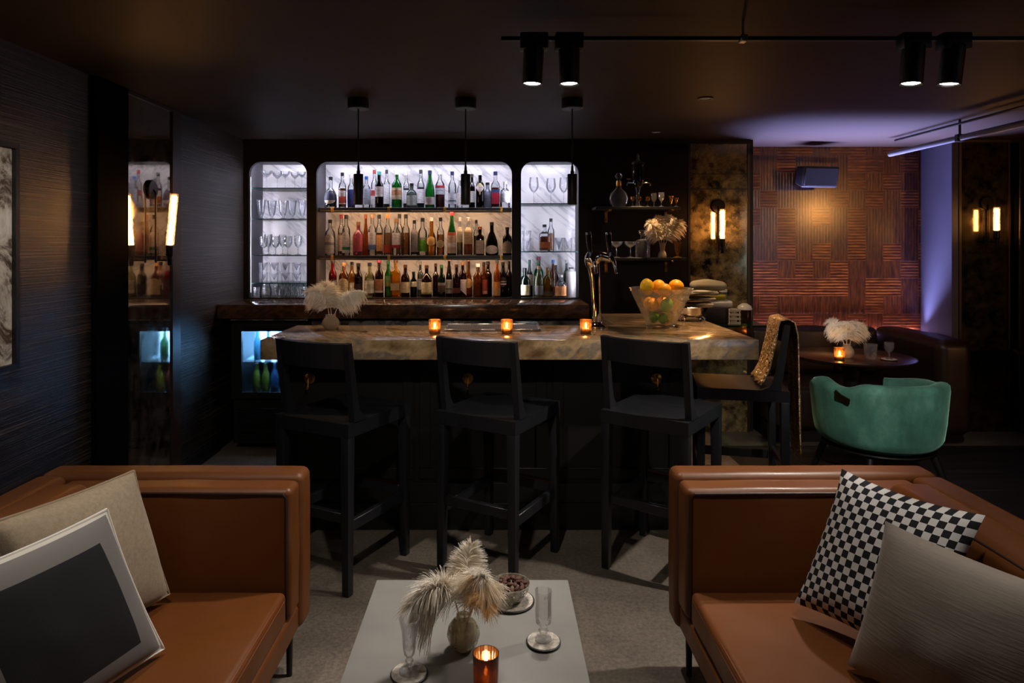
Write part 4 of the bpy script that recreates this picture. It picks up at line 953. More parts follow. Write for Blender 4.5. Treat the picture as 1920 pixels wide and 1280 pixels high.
# ---------------------------------------------------------------- feathers
def mat_feather(name, c, c2):
    m, nt, out = mat(name)
    mp = coords(nt); n1 = N(nt, 'ShaderNodeTexNoise', Scale=14, Detail=4); L(nt, mp, 0, n1, 'Vector')
    r = ramp(nt, [(.35, c2), (.6, c)]); L(nt, n1, 'Fac', r, 0)
    d = N(nt, 'ShaderNodeBsdfDiffuse', Roughness=.6); tl = N(nt, 'ShaderNodeBsdfTranslucent'); L(nt, r, 0, d, 0); L(nt, r, 0, tl, 0)
    mx = N(nt, 'ShaderNodeMixShader'); mx.inputs[0].default_value = .25; L(nt, d, 0, mx, 1); L(nt, tl, 0, mx, 2); L(nt, mx, 0, out, 0); return m
M_FEA = mat_feather('ivory_feather', '#fcf7ee', '#f2e6d2'); M_FEB = mat_feather('cream_feather', '#fbf1e0', '#efdcbc')
def plume(label, p, m, wid=.075, nb=150, droop=.35, face=(0, -1, .2), seed=0, start=.3, thick=.0016, group='ostrich feathers'):
    """p: four bezier points of the quill in world space"""
    R = random.Random(seed); n = 40; nb = int(nb * 1.35)
    c = bez(*p, n); org = Vector(p[0]); bm = BM()
    tube(bm, [q - org for q in c], [.0022 - .0014 * i / n for i in range(n + 1)], 5)
    face = Vector(face).normalized()
    for k in range(nb):
        for side in (-1, 1, -1, 1, 0):
            t = start + (1 - start) * ((k + R.random()) / nb); f = t * n; i = min(int(f), n - 1)
            q = c[i].lerp(c[i + 1], f - i); tan = (c[i + 1] - c[i]).normalized()
            sd = tan.cross(face).normalized(); up = sd.cross(tan)
            if side: d = sd * side + up * R.uniform(-.35, .35)
            else: d = sd * R.uniform(-1, 1) + up * R.choice((-1, 1)) * R.uniform(.3, .9)
            ang = .35 + .75 * ((t - start) / (1 - start)) ** 2
            d = (d.normalized() * math.cos(ang) + tan * math.sin(ang) * .9 + Vector((R.uniform(-.15, .15), R.uniform(-.15, .15), R.uniform(-.15, .15)))).normalized()
            u = (t - start) / (1 - start)
            ln = wid * (.55 + .45 * math.sin(PI * min(u * 1.1, 1) ** .8)) * R.uniform(.65, 1.15) * (.75 if side == 0 else 1)
            wv = d.cross(Vector((R.uniform(-1, 1), R.uniform(-1, 1), R.uniform(-1, 1)))).normalized()
            prev = None; S = 5; curl = R.uniform(.6, 1.3) * droop
            for s in range(S + 1):
                a = s / S
                pt = q + d * ln * a + Vector((0, 0, -1)) * ln * curl * a * a + up * .15 * ln * math.sin(a * 3) * R.uniform(-.3, .3) - org
                hw = thick * (1 - a * .75)
                e = (bm.verts.new(pt + wv * hw), bm.verts.new(pt - wv * hw))
                if prev: bm.faces.new((prev[0], prev[1], e[1], e[0]))
                prev = e
    o = obj('feather', bm, m, loc=org, smooth=180)
    return tag(o, label, 'feather', group)
M_MERC = thin('speckled_glass', '#fbf4e0', body=.55, edge=.3, bump=(120, 1.0), bodycol='#f4e8ca')
M_PEARL = thin('pearl_glass', '#f6ead8', body=.6, edge=.3, bodycol='#e0cdb0', bump=(50, .5))
def vase(label, loc, r, h, m, neck=.5):
    b = r * .62
    prof = [(0, 0), (b, 0), (b * 1.08, .004), (r * .93, h * .22), (r, h * .42), (r * .92, h * .62), (r * .66, h * .80), (r * neck, h * .90), (r * neck * 1.12, h), (r * neck * .98, h), (r * neck * .86, h * .90), (r * .60, h * .79), (r * .86, h * .60), (r * .93, h * .42), (r * .86, h * .22), (b, .008), (0, .007)]
    return tag(obj('bud_vase', lathe(BM(), prof, 36), m, loc=loc), label, 'vase', 'feather vases')
# --- coffee table vase and plumes
V1 = Vector((PX(869, 1.885), 1.885, TT + .001))
GL_ = [(0, 0), (.020, 0), (.023, .003), (.040, .018), (.0475, .042), (.044, .062), (.032, .080), (.021, .088), (.0205, .098), (.0185, .098), (.019, .087), (.030, .078), (.041, .060), (.0445, .042), (.037, .019), (.020, .006), (0, .005)]
tag(obj('bud_vase', lathe(BM(), GL_, 40), M_MERC, loc=V1), 'round speckled glass bud vase holding feathers on the coffee table', 'vase', 'feather vases')
def W(px, py, d): return Vector((PX(px, d), d, PZ(py, d)))
b0 = V1 + Vector((0, 0, .016))
plume('white ostrich plume arching left over the coffee table', (b0 + Vector((-.004, 0, 0)), V1 + Vector((-.012, 0, .17)), W(835, 1075, 1.87), W(778, 1130, 1.82)), M_FEA, .098, 230, .6, (.15, -1, .25), 3, .36)
plume('upright white ostrich plume at the back of the coffee table vase', (b0 + Vector((.004, .008, 0)), V1 + Vector((.0, .01, .18)), W(872, 1065, 1.93), W(884, 1022, 1.95)), M_FEA, .062, 120, .25, (-.1, -1, .1), 5, .45)
plume('cream broad plume leaning right over the coffee table', (b0 + Vector((.008, -.006, 0)), V1 + Vector((.02, -.01, .16)), W(895, 1065, 1.86), W(908, 1085, 1.80)), M_FEA, .086, 220, .5, (.1, -1, .3), 7, .32)
plume('small cream plume curling low at the right of the coffee table vase', (b0 + Vector((.002, -.009, 0)), V1 + Vector((.012, -.02, .13)), W(902, 1100, 1.82), W(916, 1130, 1.79)), M_FEB, .055, 130, .5, (.3, -1, .3), 8, .45)
# --- bar vase
V2 = Vector((PX(620, 3.80), 3.80, BT + .001))
vase('round pearl glass bud vase holding feathers at the left end of the bar', V2, .050, .082, M_PEARL, .55)
b0 = V2 + Vector((0, 0, .016))
plume('broad cream plume leaning left at the end of the bar', (b0, V2 + Vector((-.02, 0, .16)), W(612, 540, 3.8), W(580, 548, 3.72)), M_FEA, .095, 190, .5, (.2, -1, .2), 11, .28, .0022)
plume('cream plume at the middle of the bar-end vase', (b0 + Vector((.004, .01, 0)), V2 + Vector((.0, 0, .16)), W(618, 530, 3.82), W(606, 535, 3.80)), M_FEB, .09, 150, .5, (0, -1, .2), 12, .3, .0022)
plume('cream plume arching right at the end of the bar', (b0 + Vector((.008, -.006, 0)), V2 + Vector((.03, 0, .15)), W(650, 545, 3.8), W(680, 548, 3.76)), M_FEA, .07, 160, .75, (-.2, -1, .2), 13, .3, .002)
# --- round table
V3 = Vector((PX(1588, 4.72), 4.72, .751))
vase('small ivory bud vase holding feathers on the round table', V3, .048, .095, M_PEARL, .5)
b0 = V3 + Vector((0, 0, .016))
for k, (q, nm, mm) in enumerate((((1556, 604), 'left', M_FEA), ((1590, 606), 'middle', M_FEA), ((1616, 612), 'right', M_FEB))):
    e = W(q[0], q[1], 4.7)
    plume('ivory plume leaning %s in the round table vase' % nm, (b0 + Vector(((k - 1) * .009, (k % 2) * .01, 0)), V3 + Vector(((k - 1) * .02, 0, .15)), (V3 + Vector((0, 0, .2))).lerp(e, .7) + Vector((0, 0, .04)), e), mm, .085, 120, .55, (0, -1, .2), 20 + k, .3, .0026)
tealight('tealight_holder', 'lit gold glass tealight on the round table', (PX(1574, 4.62), 4.62, .751), .035, .085, M_AMBER, 'lounge tealights', hot=1.3)
# ---------------------------------------------------------------- glasses
M_CLEAR = thin('clear_glass', '#fdfdff', body=.03, edge=.14, gloss=.5, bodycol='#e4e8f2')
M_CUT = thin('cut_glass', '#fbfbfb', body=.07, edge=.22, gloss=.7, bump=(75, .6), bodycol='#e2e4ea')
M_REAL = thin('faceted_glass', '#fcfcfc', body=.07, edge=.16, gloss=.6, bodycol='#ffffff', bump=(90, .2))
M_NUTB = thin('nut_crystal', '#fbf7ec', body=.26, edge=.3, gloss=1.4, bodycol='#fff6e2', bump=(90, 1.0))
def glass_profile(kind, r, h, w=.0022):
    if kind == 'tumbler': o = [(r * .8, 0), (r * .84, .003), (r, h)]; base = .008
    elif kind == 'wine': o = [(r * .85, 0), (r * .8, .003), (.1 * r, .008), (.09 * r, h * .42), (r * .5, h * .48), (r * .95, h * .62), (r, h * .72), (r * .82, h)]; base = h * .47
    elif kind == 'coupe': o = [(r * .6, 0), (r * .55, .003), (.09 * r, .008), (.08 * r, h * .62), (r * .35, h * .68), (r * .8, h * .82), (r, h)]; base = h * .67
    elif kind == 'footed': o = [(r * .75, 0), (r * .7, .004), (r * .25, .012), (r * .22, h * .14), (r * .5, h * .22), (r * .72, h * .4), (r, h)]; base = h * .2
    elif kind == 'goblet': o = [(r * .8, 0), (r * .75, .003), (.16 * r, .008), (.13 * r, h * .22), (.22 * r, h * .28), (.14 * r, h * .36), (r * .6, h * .45), (r * .95, h * .6), (r, h * .8), (r * .97, h)]; base = h * .43
    elif kind == 'flute': o = [(r * 1.0, 0), (r * .95, .004), (r * .3, .010), (r * .26, .02), (r * .40, h * .20), (r * .24, h * .26), (r * .52, h * .33), (r * .62, h * .45), (r * .72, h * .75), (r * 1.0, h)]; base = h * .33
    elif kind == 'column': o = [(r * 1.0, 0), (r * .95, .005), (r * .42, .012), (r * .36, h * .12), (r * .6, h * .18), (r * .38, h * .24), (r * .55, h * .29), (r * .88, h * .35), (r * .95, h * .5), (r * .92, h * .8), (r * 1.0, h)]; base = h * .36
    else: o = [(r * .7, 0), (r, h)]; base = .006
    inn = [(max(a - w, .001), z) for a, z in o if z > base + .002][::-1]
    return [(0, 0)] + o + inn + [(0, base + .004)]
def glassware(name, label, kind, loc, r, h, m, group, seg=20, cat='glass', sym=2.0, smooth=38):
    return tag(obj(name, lathe(BM(), glass_profile(kind, r, h), seg, sym), m, loc=loc, smooth=smooth), label, cat, group)
# coffee table things
M_DISC = pbr('mirrored_coaster', '#f0e8dc', .3, metal=.25, var=(60, '#8d8378', .2))
def coaster(label, loc, r, group='round mirrored coasters'):
    t = thing('coaster', label, 'coaster', loc, 0, group)
    obj('rim', lathe(BM(), [(0, 0), (r * .97, 0), (r, .002), (r, .005), (r * .96, .006), (0, .006)], 48), M_BLACK, t)
    obj('mirror_disc', lathe(BM(), [(0, .0061), (r * .945, .0061), (r * .94, .0072), (0, .0072)], 48), M_DISC, t)
p = Vector((PX(1019, 1.914), 1.914, TT + .001)); coaster('mirrored coaster under the tall cordial glass at the right of the table', p, .050)
glassware('cordial_glass', 'tall faceted cordial glass on the right mirrored coaster', 'column', p + Vector((0, .004, .0078)), .0255, .142, M_REAL, 'cordial glasses on the coffee table', 10, smooth=0)
p = Vector((PX(767, 1.77), 1.77, TT + .001)); coaster('mirrored coaster under the cordial glass at the near left of the table', p, .050)
glassware('cordial_glass', 'bell-mouthed cordial glass on the near left mirrored coaster', 'flute', p + Vector((0, .004, .0078)), .028, .142, M_REAL, 'cordial glasses on the coffee table', 24)
p = Vector((PX(958, 2.135), 2.135, TT + .001))
coaster('dark mirrored plate under the crystal bowl of almonds', p, .076, 'round mirrored coasters')
bw = tag(obj('nut_bowl', lathe(BM(), [(0, 0), (.034, 0), (.038, .006), (.055, .028), (.061, .05), (.062, .054), (.0595, .054), (.052, .03), (.034, .010), (0, .009)], 28), M_NUTB, loc=p + Vector((0, .0, .0078))), 'small cut crystal bowl of cocoa almonds on the coffee table', 'bowl')
R = random.Random(4); alm = None; placed = []
for lay, (zz, rr, cnt) in enumerate(((.024, .030, 7), (.037, .040, 12), (.049, .044, 15), (.057, .026, 8))):
    for k in range(cnt):
        a = 2 * PI * k / cnt + lay * .7; q = rr * (1 - .18 * (k % 2)) if lay > 1 else rr
        if alm is None:
            bm = BM(); bmesh.ops.create_uvsphere(bm, u_segments=12, v_segments=8, radius=1)
            for v in bm.verts: v.co = Vector((v.co.x * .0115, v.co.y * .0072, v.co.z * .006))
            alm = obj('cocoa_almond', bm, pbr('cocoa_dust', '#4a2b22', .75, bump=(300, .4, .001), var=(60, '#5f3b30', .3)))
            o = alm
        else:
            o = alm.copy(); COL.objects.link(o)
        o.location = p + Vector((q * math.cos(a), q * math.sin(a), .0085 + zz)); o.rotation_euler = (R.uniform(-.5, .5), R.uniform(-.5, .5), R.uniform(0, 6))
        tag(o, 'cocoa-dusted almond in the small crystal bowl on the coffee table', 'almond', 'almonds in the crystal bowl')
tealight('ribbed_tealight_holder', 'ribbed amber glass candle holder at the front of the coffee table', (PX(911, 1.72), 1.72, TT + .001), .0345, .090, thin('copper_glass', '#d99c50', body=.93, edge=.05, bodycol='#5a3416'), 'coffee table candle', .28, 26)
# round table glasses
p = Vector((PX(1632, 4.66), 4.66, .751)); glassware('tumbler', 'ribbed clear tumbler on the round table', 'tumbler', p, .045, .105, M_CUT, 'round table glasses', 16)
p = Vector((PX(1667, 4.62), 4.62, .751)); coaster('mirrored coaster on the round table', p, .055, 'round mirrored coasters')
glassware('cordial_glass', 'faceted cordial glass on the round table coaster', 'goblet', p + Vector((0, 0, .0078)), .032, .115, M_CUT, 'round table glasses', 10)
# ---------------------------------------------------------------- bottle shelves
M_SHELF = pbr('shelf_dark', '#1d1a1e', .35)
S1, S2 = PZ(389, 5.56), PZ(479, 5.56)
nx0, nx1 = NICHE[1]
for z, nm in ((S1, 'upper'), (S2, 'lower')):
    t = thing('bottle_shelf', '%s dark bottle shelf across the wide middle niche' % nm, 'shelf', (0, 0, z), 0, 'bottle shelves')
    obj('board', box(BM(), nx0 + .001, nx1 - .001, 5.552, YN - .011, -.026, 0, .002, 1), M_SHELF, t)
    for px in (623, 729, 834, 940):
        x = PX(px, 5.55)
        obj('bracket', box(BM(), x - .011, x + .011, 5.544, 5.5515, -.040, .004, .0015, 1), M_BRASS, t)
    obj('front_lip', box(BM(), nx0 + .001, nx1 - .001, 5.5521, 5.5560, -.037, -.0262), M_SHELF, t, smooth=0)
    obj('led_strip', box(BM(), nx0 + .03, nx1 - .03, 5.558, 5.570, -.031, -.0265), M_LEDW, t, smooth=0)
M_GSH = thin('shelf_glass', '#d9ece8', body=.02, edge=.35, bodycol='#3f6f70')
M_GED = pbr('glass_edge', '#2c4f52', .15)
def gshelf(n, z, label):
    a, b2 = NICHE[n]
    t = thing('glass_shelf', label, 'shelf', (0, 0, z), 0, 'glass shelves')
    obj('pane', box(BM(), a + .001, b2 - .001, 5.556, YN - .011, -.008, 0), M_GSH, t, smooth=0)
    obj('polished_edge', box(BM(), a + .001, b2 - .001, 5.552, 5.5555, -.008, 0), M_GED, t, smooth=0)
GL = [PZ(352, 5.56), PZ(410, 5.56), PZ(478, 5.56), PZ(530, 5.56)]
for k, z in enumerate(GL): gshelf(0, z, '%s glass shelf from the top in the left niche' % ORD[k])
GR = [PZ(381, 5.56), PZ(471, 5.56)]
for k, z in enumerate(GR): gshelf(2, z, '%s glass shelf in the right niche' % ('upper', 'lower')[k])

# glass and liquid colours: (tint, body amount, body colour)
GC = {'clear': ('#f4f6f8', .03, '#d9dde6'), 'frost': ('#cfd8ea', .5, '#b9c6e0'), 'green': ('#4fae5c', .25, '#1e7a38'), 'dgreen': ('#27402c', .45, '#14291a'), 'black': ('#1a1718', .7, '#0c0b0d'),
      'amber': ('#b5701f', .25, '#8a4d12'), 'gold': ('#e0ad3c', .2, '#b98418'), 'brown': ('#5a2c14', .45, '#2e140a'), 'red': ('#b01c1c', .45, '#8e1016'), 'dred': ('#4a1512', .5, '#2a0b0b'),
      'pink': ('#e8a0ac', .35, '#c96a7c'), 'grey': ('#a9b3ae', .3, '#6f7d78'), 'peach': ('#eec79a', .3, '#d3a064'), 'orange': ('#d98a3a', .35, '#b5641c'), 'olive': ('#c9c79a', .25, '#8e8a5c'), 'white': ('#e8e6e2', .9, '#d9d6d2'), 'teal': ('#5f8d86', .35, '#2c5550')}
def gmat(k):
    c, b, bc = GC[k]; return thin('bottle_' + k, c, body=b, edge=.3, gloss=1.1, bodycol=bc)
def lmat(c):
    return pbr('label_' + c[1:], c, .6, var=(1, tuple(x * .72 for x in lin(c)[:3]), .06), scale=(40, 40, 130))
def cmat(c): return pbr('cap_' + c[1:], c, .35)
CAPS = {'black': '#121013', 'red': '#a3182a', 'blue': '#1f5fa8', 'teal': '#2f7a72', 'silver': '#b9b4ad', 'gold': '#b58a3c', 'brown': '#3a2113', 'white': '#dedad2', 'navy': '#1d2347', 'green': '#1d4a2a', 'orange': '#b85a1c', 'cork': '#7d5a3c', 'dred': '#5e1320'}
def bprof(kind, r, h):
    rn = min(r * .42, .0155)
    if kind == 'slope': s = [(r, .40 * h), (r * .93, .50 * h), (r * .62, .66 * h), (rn, .80 * h), (rn * .95, .985 * h)]
    elif kind == 'round': s = [(r * .96, .10 * h), (r, .28 * h), (r * .93, .42 * h), (r * .68, .55 * h), (rn, .64 * h), (rn, .985 * h)]
    elif kind == 'cone': s = [(r, .20 * h), (r * .9, .42 * h), (r * .55, .62 * h), (rn * 1.1, .72 * h), (rn, .985 * h)]
    elif kind == 'squat': s = [(r, .52 * h), (r * .95, .60 * h), (r * .66, .69 * h), (rn, .75 * h), (rn, .985 * h)]
    elif kind == 'square': s = [(r, .60 * h), (r * .93, .66 * h), (rn * 1.2, .73 * h), (rn, .76 * h), (rn, .985 * h)]
    elif kind == 'jar': s = [(r, .80 * h), (r * .95, .86 * h), (r * .5, .92 * h), (r * .4, .985 * h)]; rn = r * .4
    else: s = [(r, .58 * h), (r * .92, .65 * h), (r * .52, .73 * h), (rn, .79 * h), (rn * .95, .985 * h)]
    return [(0, 0), (r * .94, 0), (r, .006)] + s + [(0, .985 * h)], rn
def rad_at(prof, z):
    for (a, za), (b, zb) in zip(prof[1:], prof[2:]):
        if za <= z <= zb and zb > za: return a + (b - a) * (z - za) / (zb - za)
    return prof[3][0]
WID = {'rect': lambda v: 1, 'arch': lambda v: 1 if v < .6 else math.sqrt(max(1 - ((v - .6) / .4) ** 2, .02)), 'oval': lambda v: math.sqrt(max(1 - (2 * v - 1) ** 2, .02)),
       'diamond': lambda v: max(1 - abs(2 * (v - .1) / .9 - 1.15) if v > .2 else v * 1.2, .03), 'slant': lambda v: 1}
def label_bm(prof, h, r, z0, z1, span, shape, sq, bands, ncol):
    bm = BM(); nu, nv = 12, 14; rows = []
    for j in range(nv + 1):
        v = j / nv; z = (z0 + (z1 - z0) * v) * h; rr = rad_at(prof, z) * 1.02 + .0006; row = []
        for i in range(nu + 1):
            u = (i / nu * 2 - 1) * WID[shape](v)
            zz = z + ((u * .12 * h * (1 - v)) * -1 if shape == 'slant' else 0)
            if sq: row.append(bm.verts.new((u * rr * .86, -rr * 1.0 - .0008, zz)))
            else:
                a = u * math.radians(span); row.append(bm.verts.new((rr * math.sin(a), -rr * math.cos(a), zz)))
        rows.append(row)
    for j in range(nv):
        v = (j + .5) / nv; mi = 0
        for q, (v0, v1, c) in enumerate(bands):
            if v0 <= v < v1: mi = q + 1
        for i in range(nu):
            bm.faces.new((rows[j][i], rows[j][i + 1], rows[j + 1][i + 1], rows[j + 1][i])).material_index = mi
    return bm
PLACED = {}
def place(row, x, r, d):
    for dd in [d, d + .055, d - .03, d + .11, d + .15, d + .19, d - .015, d + .08]:
        if dd < 5.562 + r or dd > 5.865 - r: continue
        if all(math.hypot(x - a, dd - b) > r + c + .0015 for a, b, c in PLACED.get(row, [])):
            PLACED.setdefault(row, []).append((x, dd, r)); return dd
    return None
MISSED = []
def bottle(row, z, base, px, top, w, kind, glass, cap, lab=None, liq=None, back=0, desc='', txt=None, where='', grp=''):
    """px: middle, TOP and W in the photograph; lab = (z0, z1, colour, shape, bands)"""
    d = 5.615 if not back else 5.76
    r = w * 5.62 / F / 2 * (1 if not back else 1.02); x = PX(px, d)
    dd = place(row, x, r, d)
    while dd is None and r > .018:
        r *= .93; dd = place(row, x, r, d)
    if dd is None: MISSED.append((row, px)); return
    x2 = PX(px, dd)
    h = (base - top) * dd / F
    prof, rn = bprof(kind, r, h)
    t = thing('bottle' if kind != 'jar' else 'ceramic_jar', desc + ', ' + where, 'bottle' if kind != 'jar' else 'jar', (x, dd, z + .001), 0, grp)
    sq = kind == 'square'
    gb = obj('glass_body', lathe(BM(), prof, 24, 5 if sq else 2), gmat(glass), t)
    if liq:
        lh = .55 * h
        pl = [(0, .008), (r * .86, .008)] + [(a * .9, zz) for a, zz in prof[3:] if .012 < zz < lh] 
        pl += [(rad_at(prof, lh) * .9, lh), (0, lh)]
        obj('liquid', lathe(BM(), pl, 20, 5 if sq else 2), gmat(liq), t)
    ck = h * .90
    obj('cap', lathe(BM(), [(rn * 1.02, ck), (rn * 1.12, ck), (rn * 1.12, h * .995), (rn * .95, h), (0, h)], 16), cmat(CAPS[cap]), t)
    if lab:
        z0, z1, c = lab[:3]; shape = lab[3] if len(lab) > 3 else 'rect'; bands = lab[4] if len(lab) > 4 else ()
        obj('label', label_bm(prof, h, r, z0, z1, 68, shape, sq, bands, 0), [lmat(c)] + [lmat(b[2]) for b in bands], t, smooth=60)
    if txt:
        s, zc, size, c = txt
        cu = bpy.data.curves.new('lettering', 'FONT'); cu.body = s; cu.align_x = 'CENTER'; cu.size = size; cu.extrude = .0004
        tmp = bpy.data.objects.new('lettering', cu); COL.objects.link(tmp)
        me = bpy.data.meshes.new_from_object(tmp.evaluated_get(bpy.context.evaluated_depsgraph_get())); bpy.data.objects.remove(tmp)
        bm = BM(); bm.from_mesh(me)
        wmax = max(abs(v.co.x) for v in bm.verts); k = r * .86 / wmax
        rr = r * 1.02 + .0016
        for v in bm.verts:
            a = v.co.x * k / rr; y = v.co.y; e = v.co.z
            v.co = Vector((rr * math.sin(a), -(rr + e) * math.cos(a), zc * h + y)) 
        obj('lettering', bm, pbr('ink_' + c[1:], c, .6), t, smooth=0)
    return t
C = 'clear'
TOP = [
 (620, 331, 23, 'round', C, 'black', (.12, .52, '#2b3146', 'oval', ((.0, .3, '#c9b9a0'),)), 'dred', 0, 'round cognac bottle with navy label'),
 (642, 323, 14, 'std', C, 'black', (.1, .48, '#d9d0c8', 'rect', ((.08, .55, '#cf4a36'),)), 'amber', 0, 'clear bottle with white and coral label'),
 (656, 327, 14, 'std', C, 'silver', (.06, .56, '#2f3a7c'), 'amber', 0, 'clear bottle with tall indigo label'),
 (687, 330, 15, 'std', C, 'blue', (.1, .6, '#c9d8ea'), None, 0, 'clear bottle with blue cap and pale blue label'),
 (702, 316, 13, 'std', C, 'red', (.1, .5, '#d9d4d0', 'rect', ((.6, .95, '#b53a3f'),)), None, 1, 'tall clear bottle with red cap'),
 (711, 321, 16, 'std', 'black', 'teal', (.30, .58, '#d9c9c6', 'rect', ((.0, .25, '#e8e6e2'),)), None, 0, 'near-black bottle with teal cap and white label'),
 (725, 316, 12, 'std', C, 'black', (.12, .62, '#dcdcdc'), 'dred', 1, 'tall clear bottle with pale label and black cap'),
 (744, 320, 19, 'std', 'green', 'white', (.22, .54, '#e6d7b4', 'rect', ((.35, .8, '#c98f62'),)), None, 0, 'green-necked bottle with large cream label'),
 (762, 320, 12, 'std', C, 'silver', (.14, .5, '#e0dde0'), 'brown', 1, 'clear bottle with white label and grey cap'),
 (772, 343, 20, 'squat', 'grey', 'black', (.1, .50, '#b9c6c0'), None, 0, 'squat grey-green bottle with pale label'),
 (789, 316, 14, 'std', C, 'black', (.14, .5, '#e4e0e2'), 'dred', 1, 'tall clear bottle with round emblem and white label'),
 (806, 319, 18, 'slope', 'green', 'navy', (.08, .28, '#d4c6c6'), None, 0, 'long-necked bright green bottle with low white label'),
 (824, 319, 18, 'std', C, 'silver', (.36, .60, '#dfe3ee', 'rect', ((.72, 1.01, '#b8222e'),)), 'red', 0, 'red aperitif bottle with white and blue label'),
 (848, 321, 15, 'std', C, 'navy', (.1, .40, '#dfe3ea', 'rect', ((.25, .33, '#6d7f9a'),)), None, 0, 'clear bottle with dark blue cap and white label'),
 (862, 330, 10, 'std', C, 'white', (.1, .5, '#e6e2dc'), None, 1, 'slim clear bottle half hidden by the middle pendant'),
 (885, 324, 12, 'std', 'black', 'brown', (.18, .5, '#cfcac4'), None, 1, 'dark bottle with white label beside the middle pendant'),
 (900, 321, 16, 'std', 'black', 'white', (.34, .68, '#e3cf9a', 'diamond', ((.35, .7, '#efe6e2'),)), None, 0, 'black bottle with gold and white diamond label'),
 (914, 341, 17, 'squat', 'frost', 'black', (.08, .6, '#aebbd8'), None, 0, 'frosted pale blue bottle'),
 (929, 321, 16, 'square', C, 'navy', (.1, .50, '#c2263f', 'rect', ((.82, 1.01, '#3f5f96'),)), 'red', 0, 'bottle with crimson label and blue band'),
 (947, 340, 19, 'squat', C, 'silver', (.2, .62, '#bfc4d6'), None, 0, 'etched clear bottle at the right end'),
]
MID = [
 (619, 412, 19, 'std', C, 'black', (.05, .60, '#d5d3d8', 'arch', ((.45, .6, '#8f93b0'),)), None, 0, 'clear bottle with tall white arched label'),
 (640, 403, 13, 'std', C, 'red', (.1, .5, '#c9b0a4'), 'pink', 1, 'reddish bottle in the back row'),
 (649, 403, 15, 'std', C, 'black', (.06, .58, '#dde0ee', 'arch', ((.14, .30, '#2f8a5f'),)), None, 0, 'clear bottle with white label and green stripe'),
 (672, 416, 20, 'squat', 'pink', 'cork', (.12, .60, '#c45a70'), None, 0, 'pink bottle with rose label and cork stopper'),
 (686, 403, 11, 'slope', 'orange', 'orange', None, None, 1, 'slender amber orange bottle'),
 (698, 402, 15, 'std', C, 'cork', (.14, .56, '#e0e3ee', 'rect', ((.0, .28, '#5f82c0'),)), None, 0, 'clear bottle with white label above a blue band'),
 (711, 403, 14, 'std', C, 'black', (.1, .5, '#d79a62'), 'orange', 1, 'peach-coloured bottle with orange label'),
 (727, 402, 15, 'std', C, 'orange', (.06, .26, '#b8432a'), 'peach', 0, 'pale peach bottle with red band'),
 (743, 411, 16, 'std', C, 'cork', (.2, .62, '#e2e0ea', 'rect', ((.0, .22, '#a8323c'),)), None, 0, 'bottle with white label and red foot'),
 (749, 402, 13, 'std', C, 'black', None, 'gold', 1, 'clear gold bottle with black cap'),
 (761, 402, 15, 'std', C, 'black', None, 'gold', 0, 'plain gold liqueur bottle with dark cap'),
 (777, 413, 14, 'std', C, 'black', (.1, .75, '#8a8288'), 'brown', 0, 'bottle with tall grey label and black cap'),
 (791, 409, 17, 'std', C, 'black', (.1, .48, '#6fb83a', 'rect', ((.82, 1.01, '#aeb8a0'),)), None, 0, 'bottle with bright green label'),
 (809, 408, 18, 'round', 'gold', 'silver', (.26, .5, '#d9ae6a', 'oval'), None, 0, 'rounded gold bottle with small gold label'),
 (826, 408, 14, 'std', C, 'black', (.2, .4, '#c9b98a', 'oval'), 'gold', 0, 'slim gold bottle with oval label'),
 (847, 396, 17, 'slope', 'green', 'red', (.05, .52, '#bfa79c', 'rect', ((.3, .5, '#e2dce6'), (.85, 1.01, '#b5483a'))), None, 0, 'tall green bottle with red cap and pale label'),
 (862, 408, 11, 'std', C, 'silver', (.35, .75, '#e3d9b8'), 'olive', 0, 'thin pale bottle with ivory label'),
 (878, 408, 16, 'square', C, 'silver', (.3, .74, '#d9c4a4'), 'orange', 0, 'tall square amber bottle'),
 (893, 413, 11, 'std', C, 'black', None, 'olive', 1, 'clear bottle with square black cap in the back row'),
 (900, 425, 16, 'square', 'brown', 'orange', (.06, .52, '#dcccc0'), None, 0, 'square dark amber bottle with orange cap and cream label'),
 (922, 417, 24, 'cone', 'black', 'black', (.04, .30, '#dcd8da', 'oval'), None, 0, 'blue-black bell-shaped bottle with round white label'),
 (951, 426, 17, 'std', 'black', 'black', (.08, .50, '#a99a80', 'arch'), None, 0, 'black bottle with beige arched label'),
]
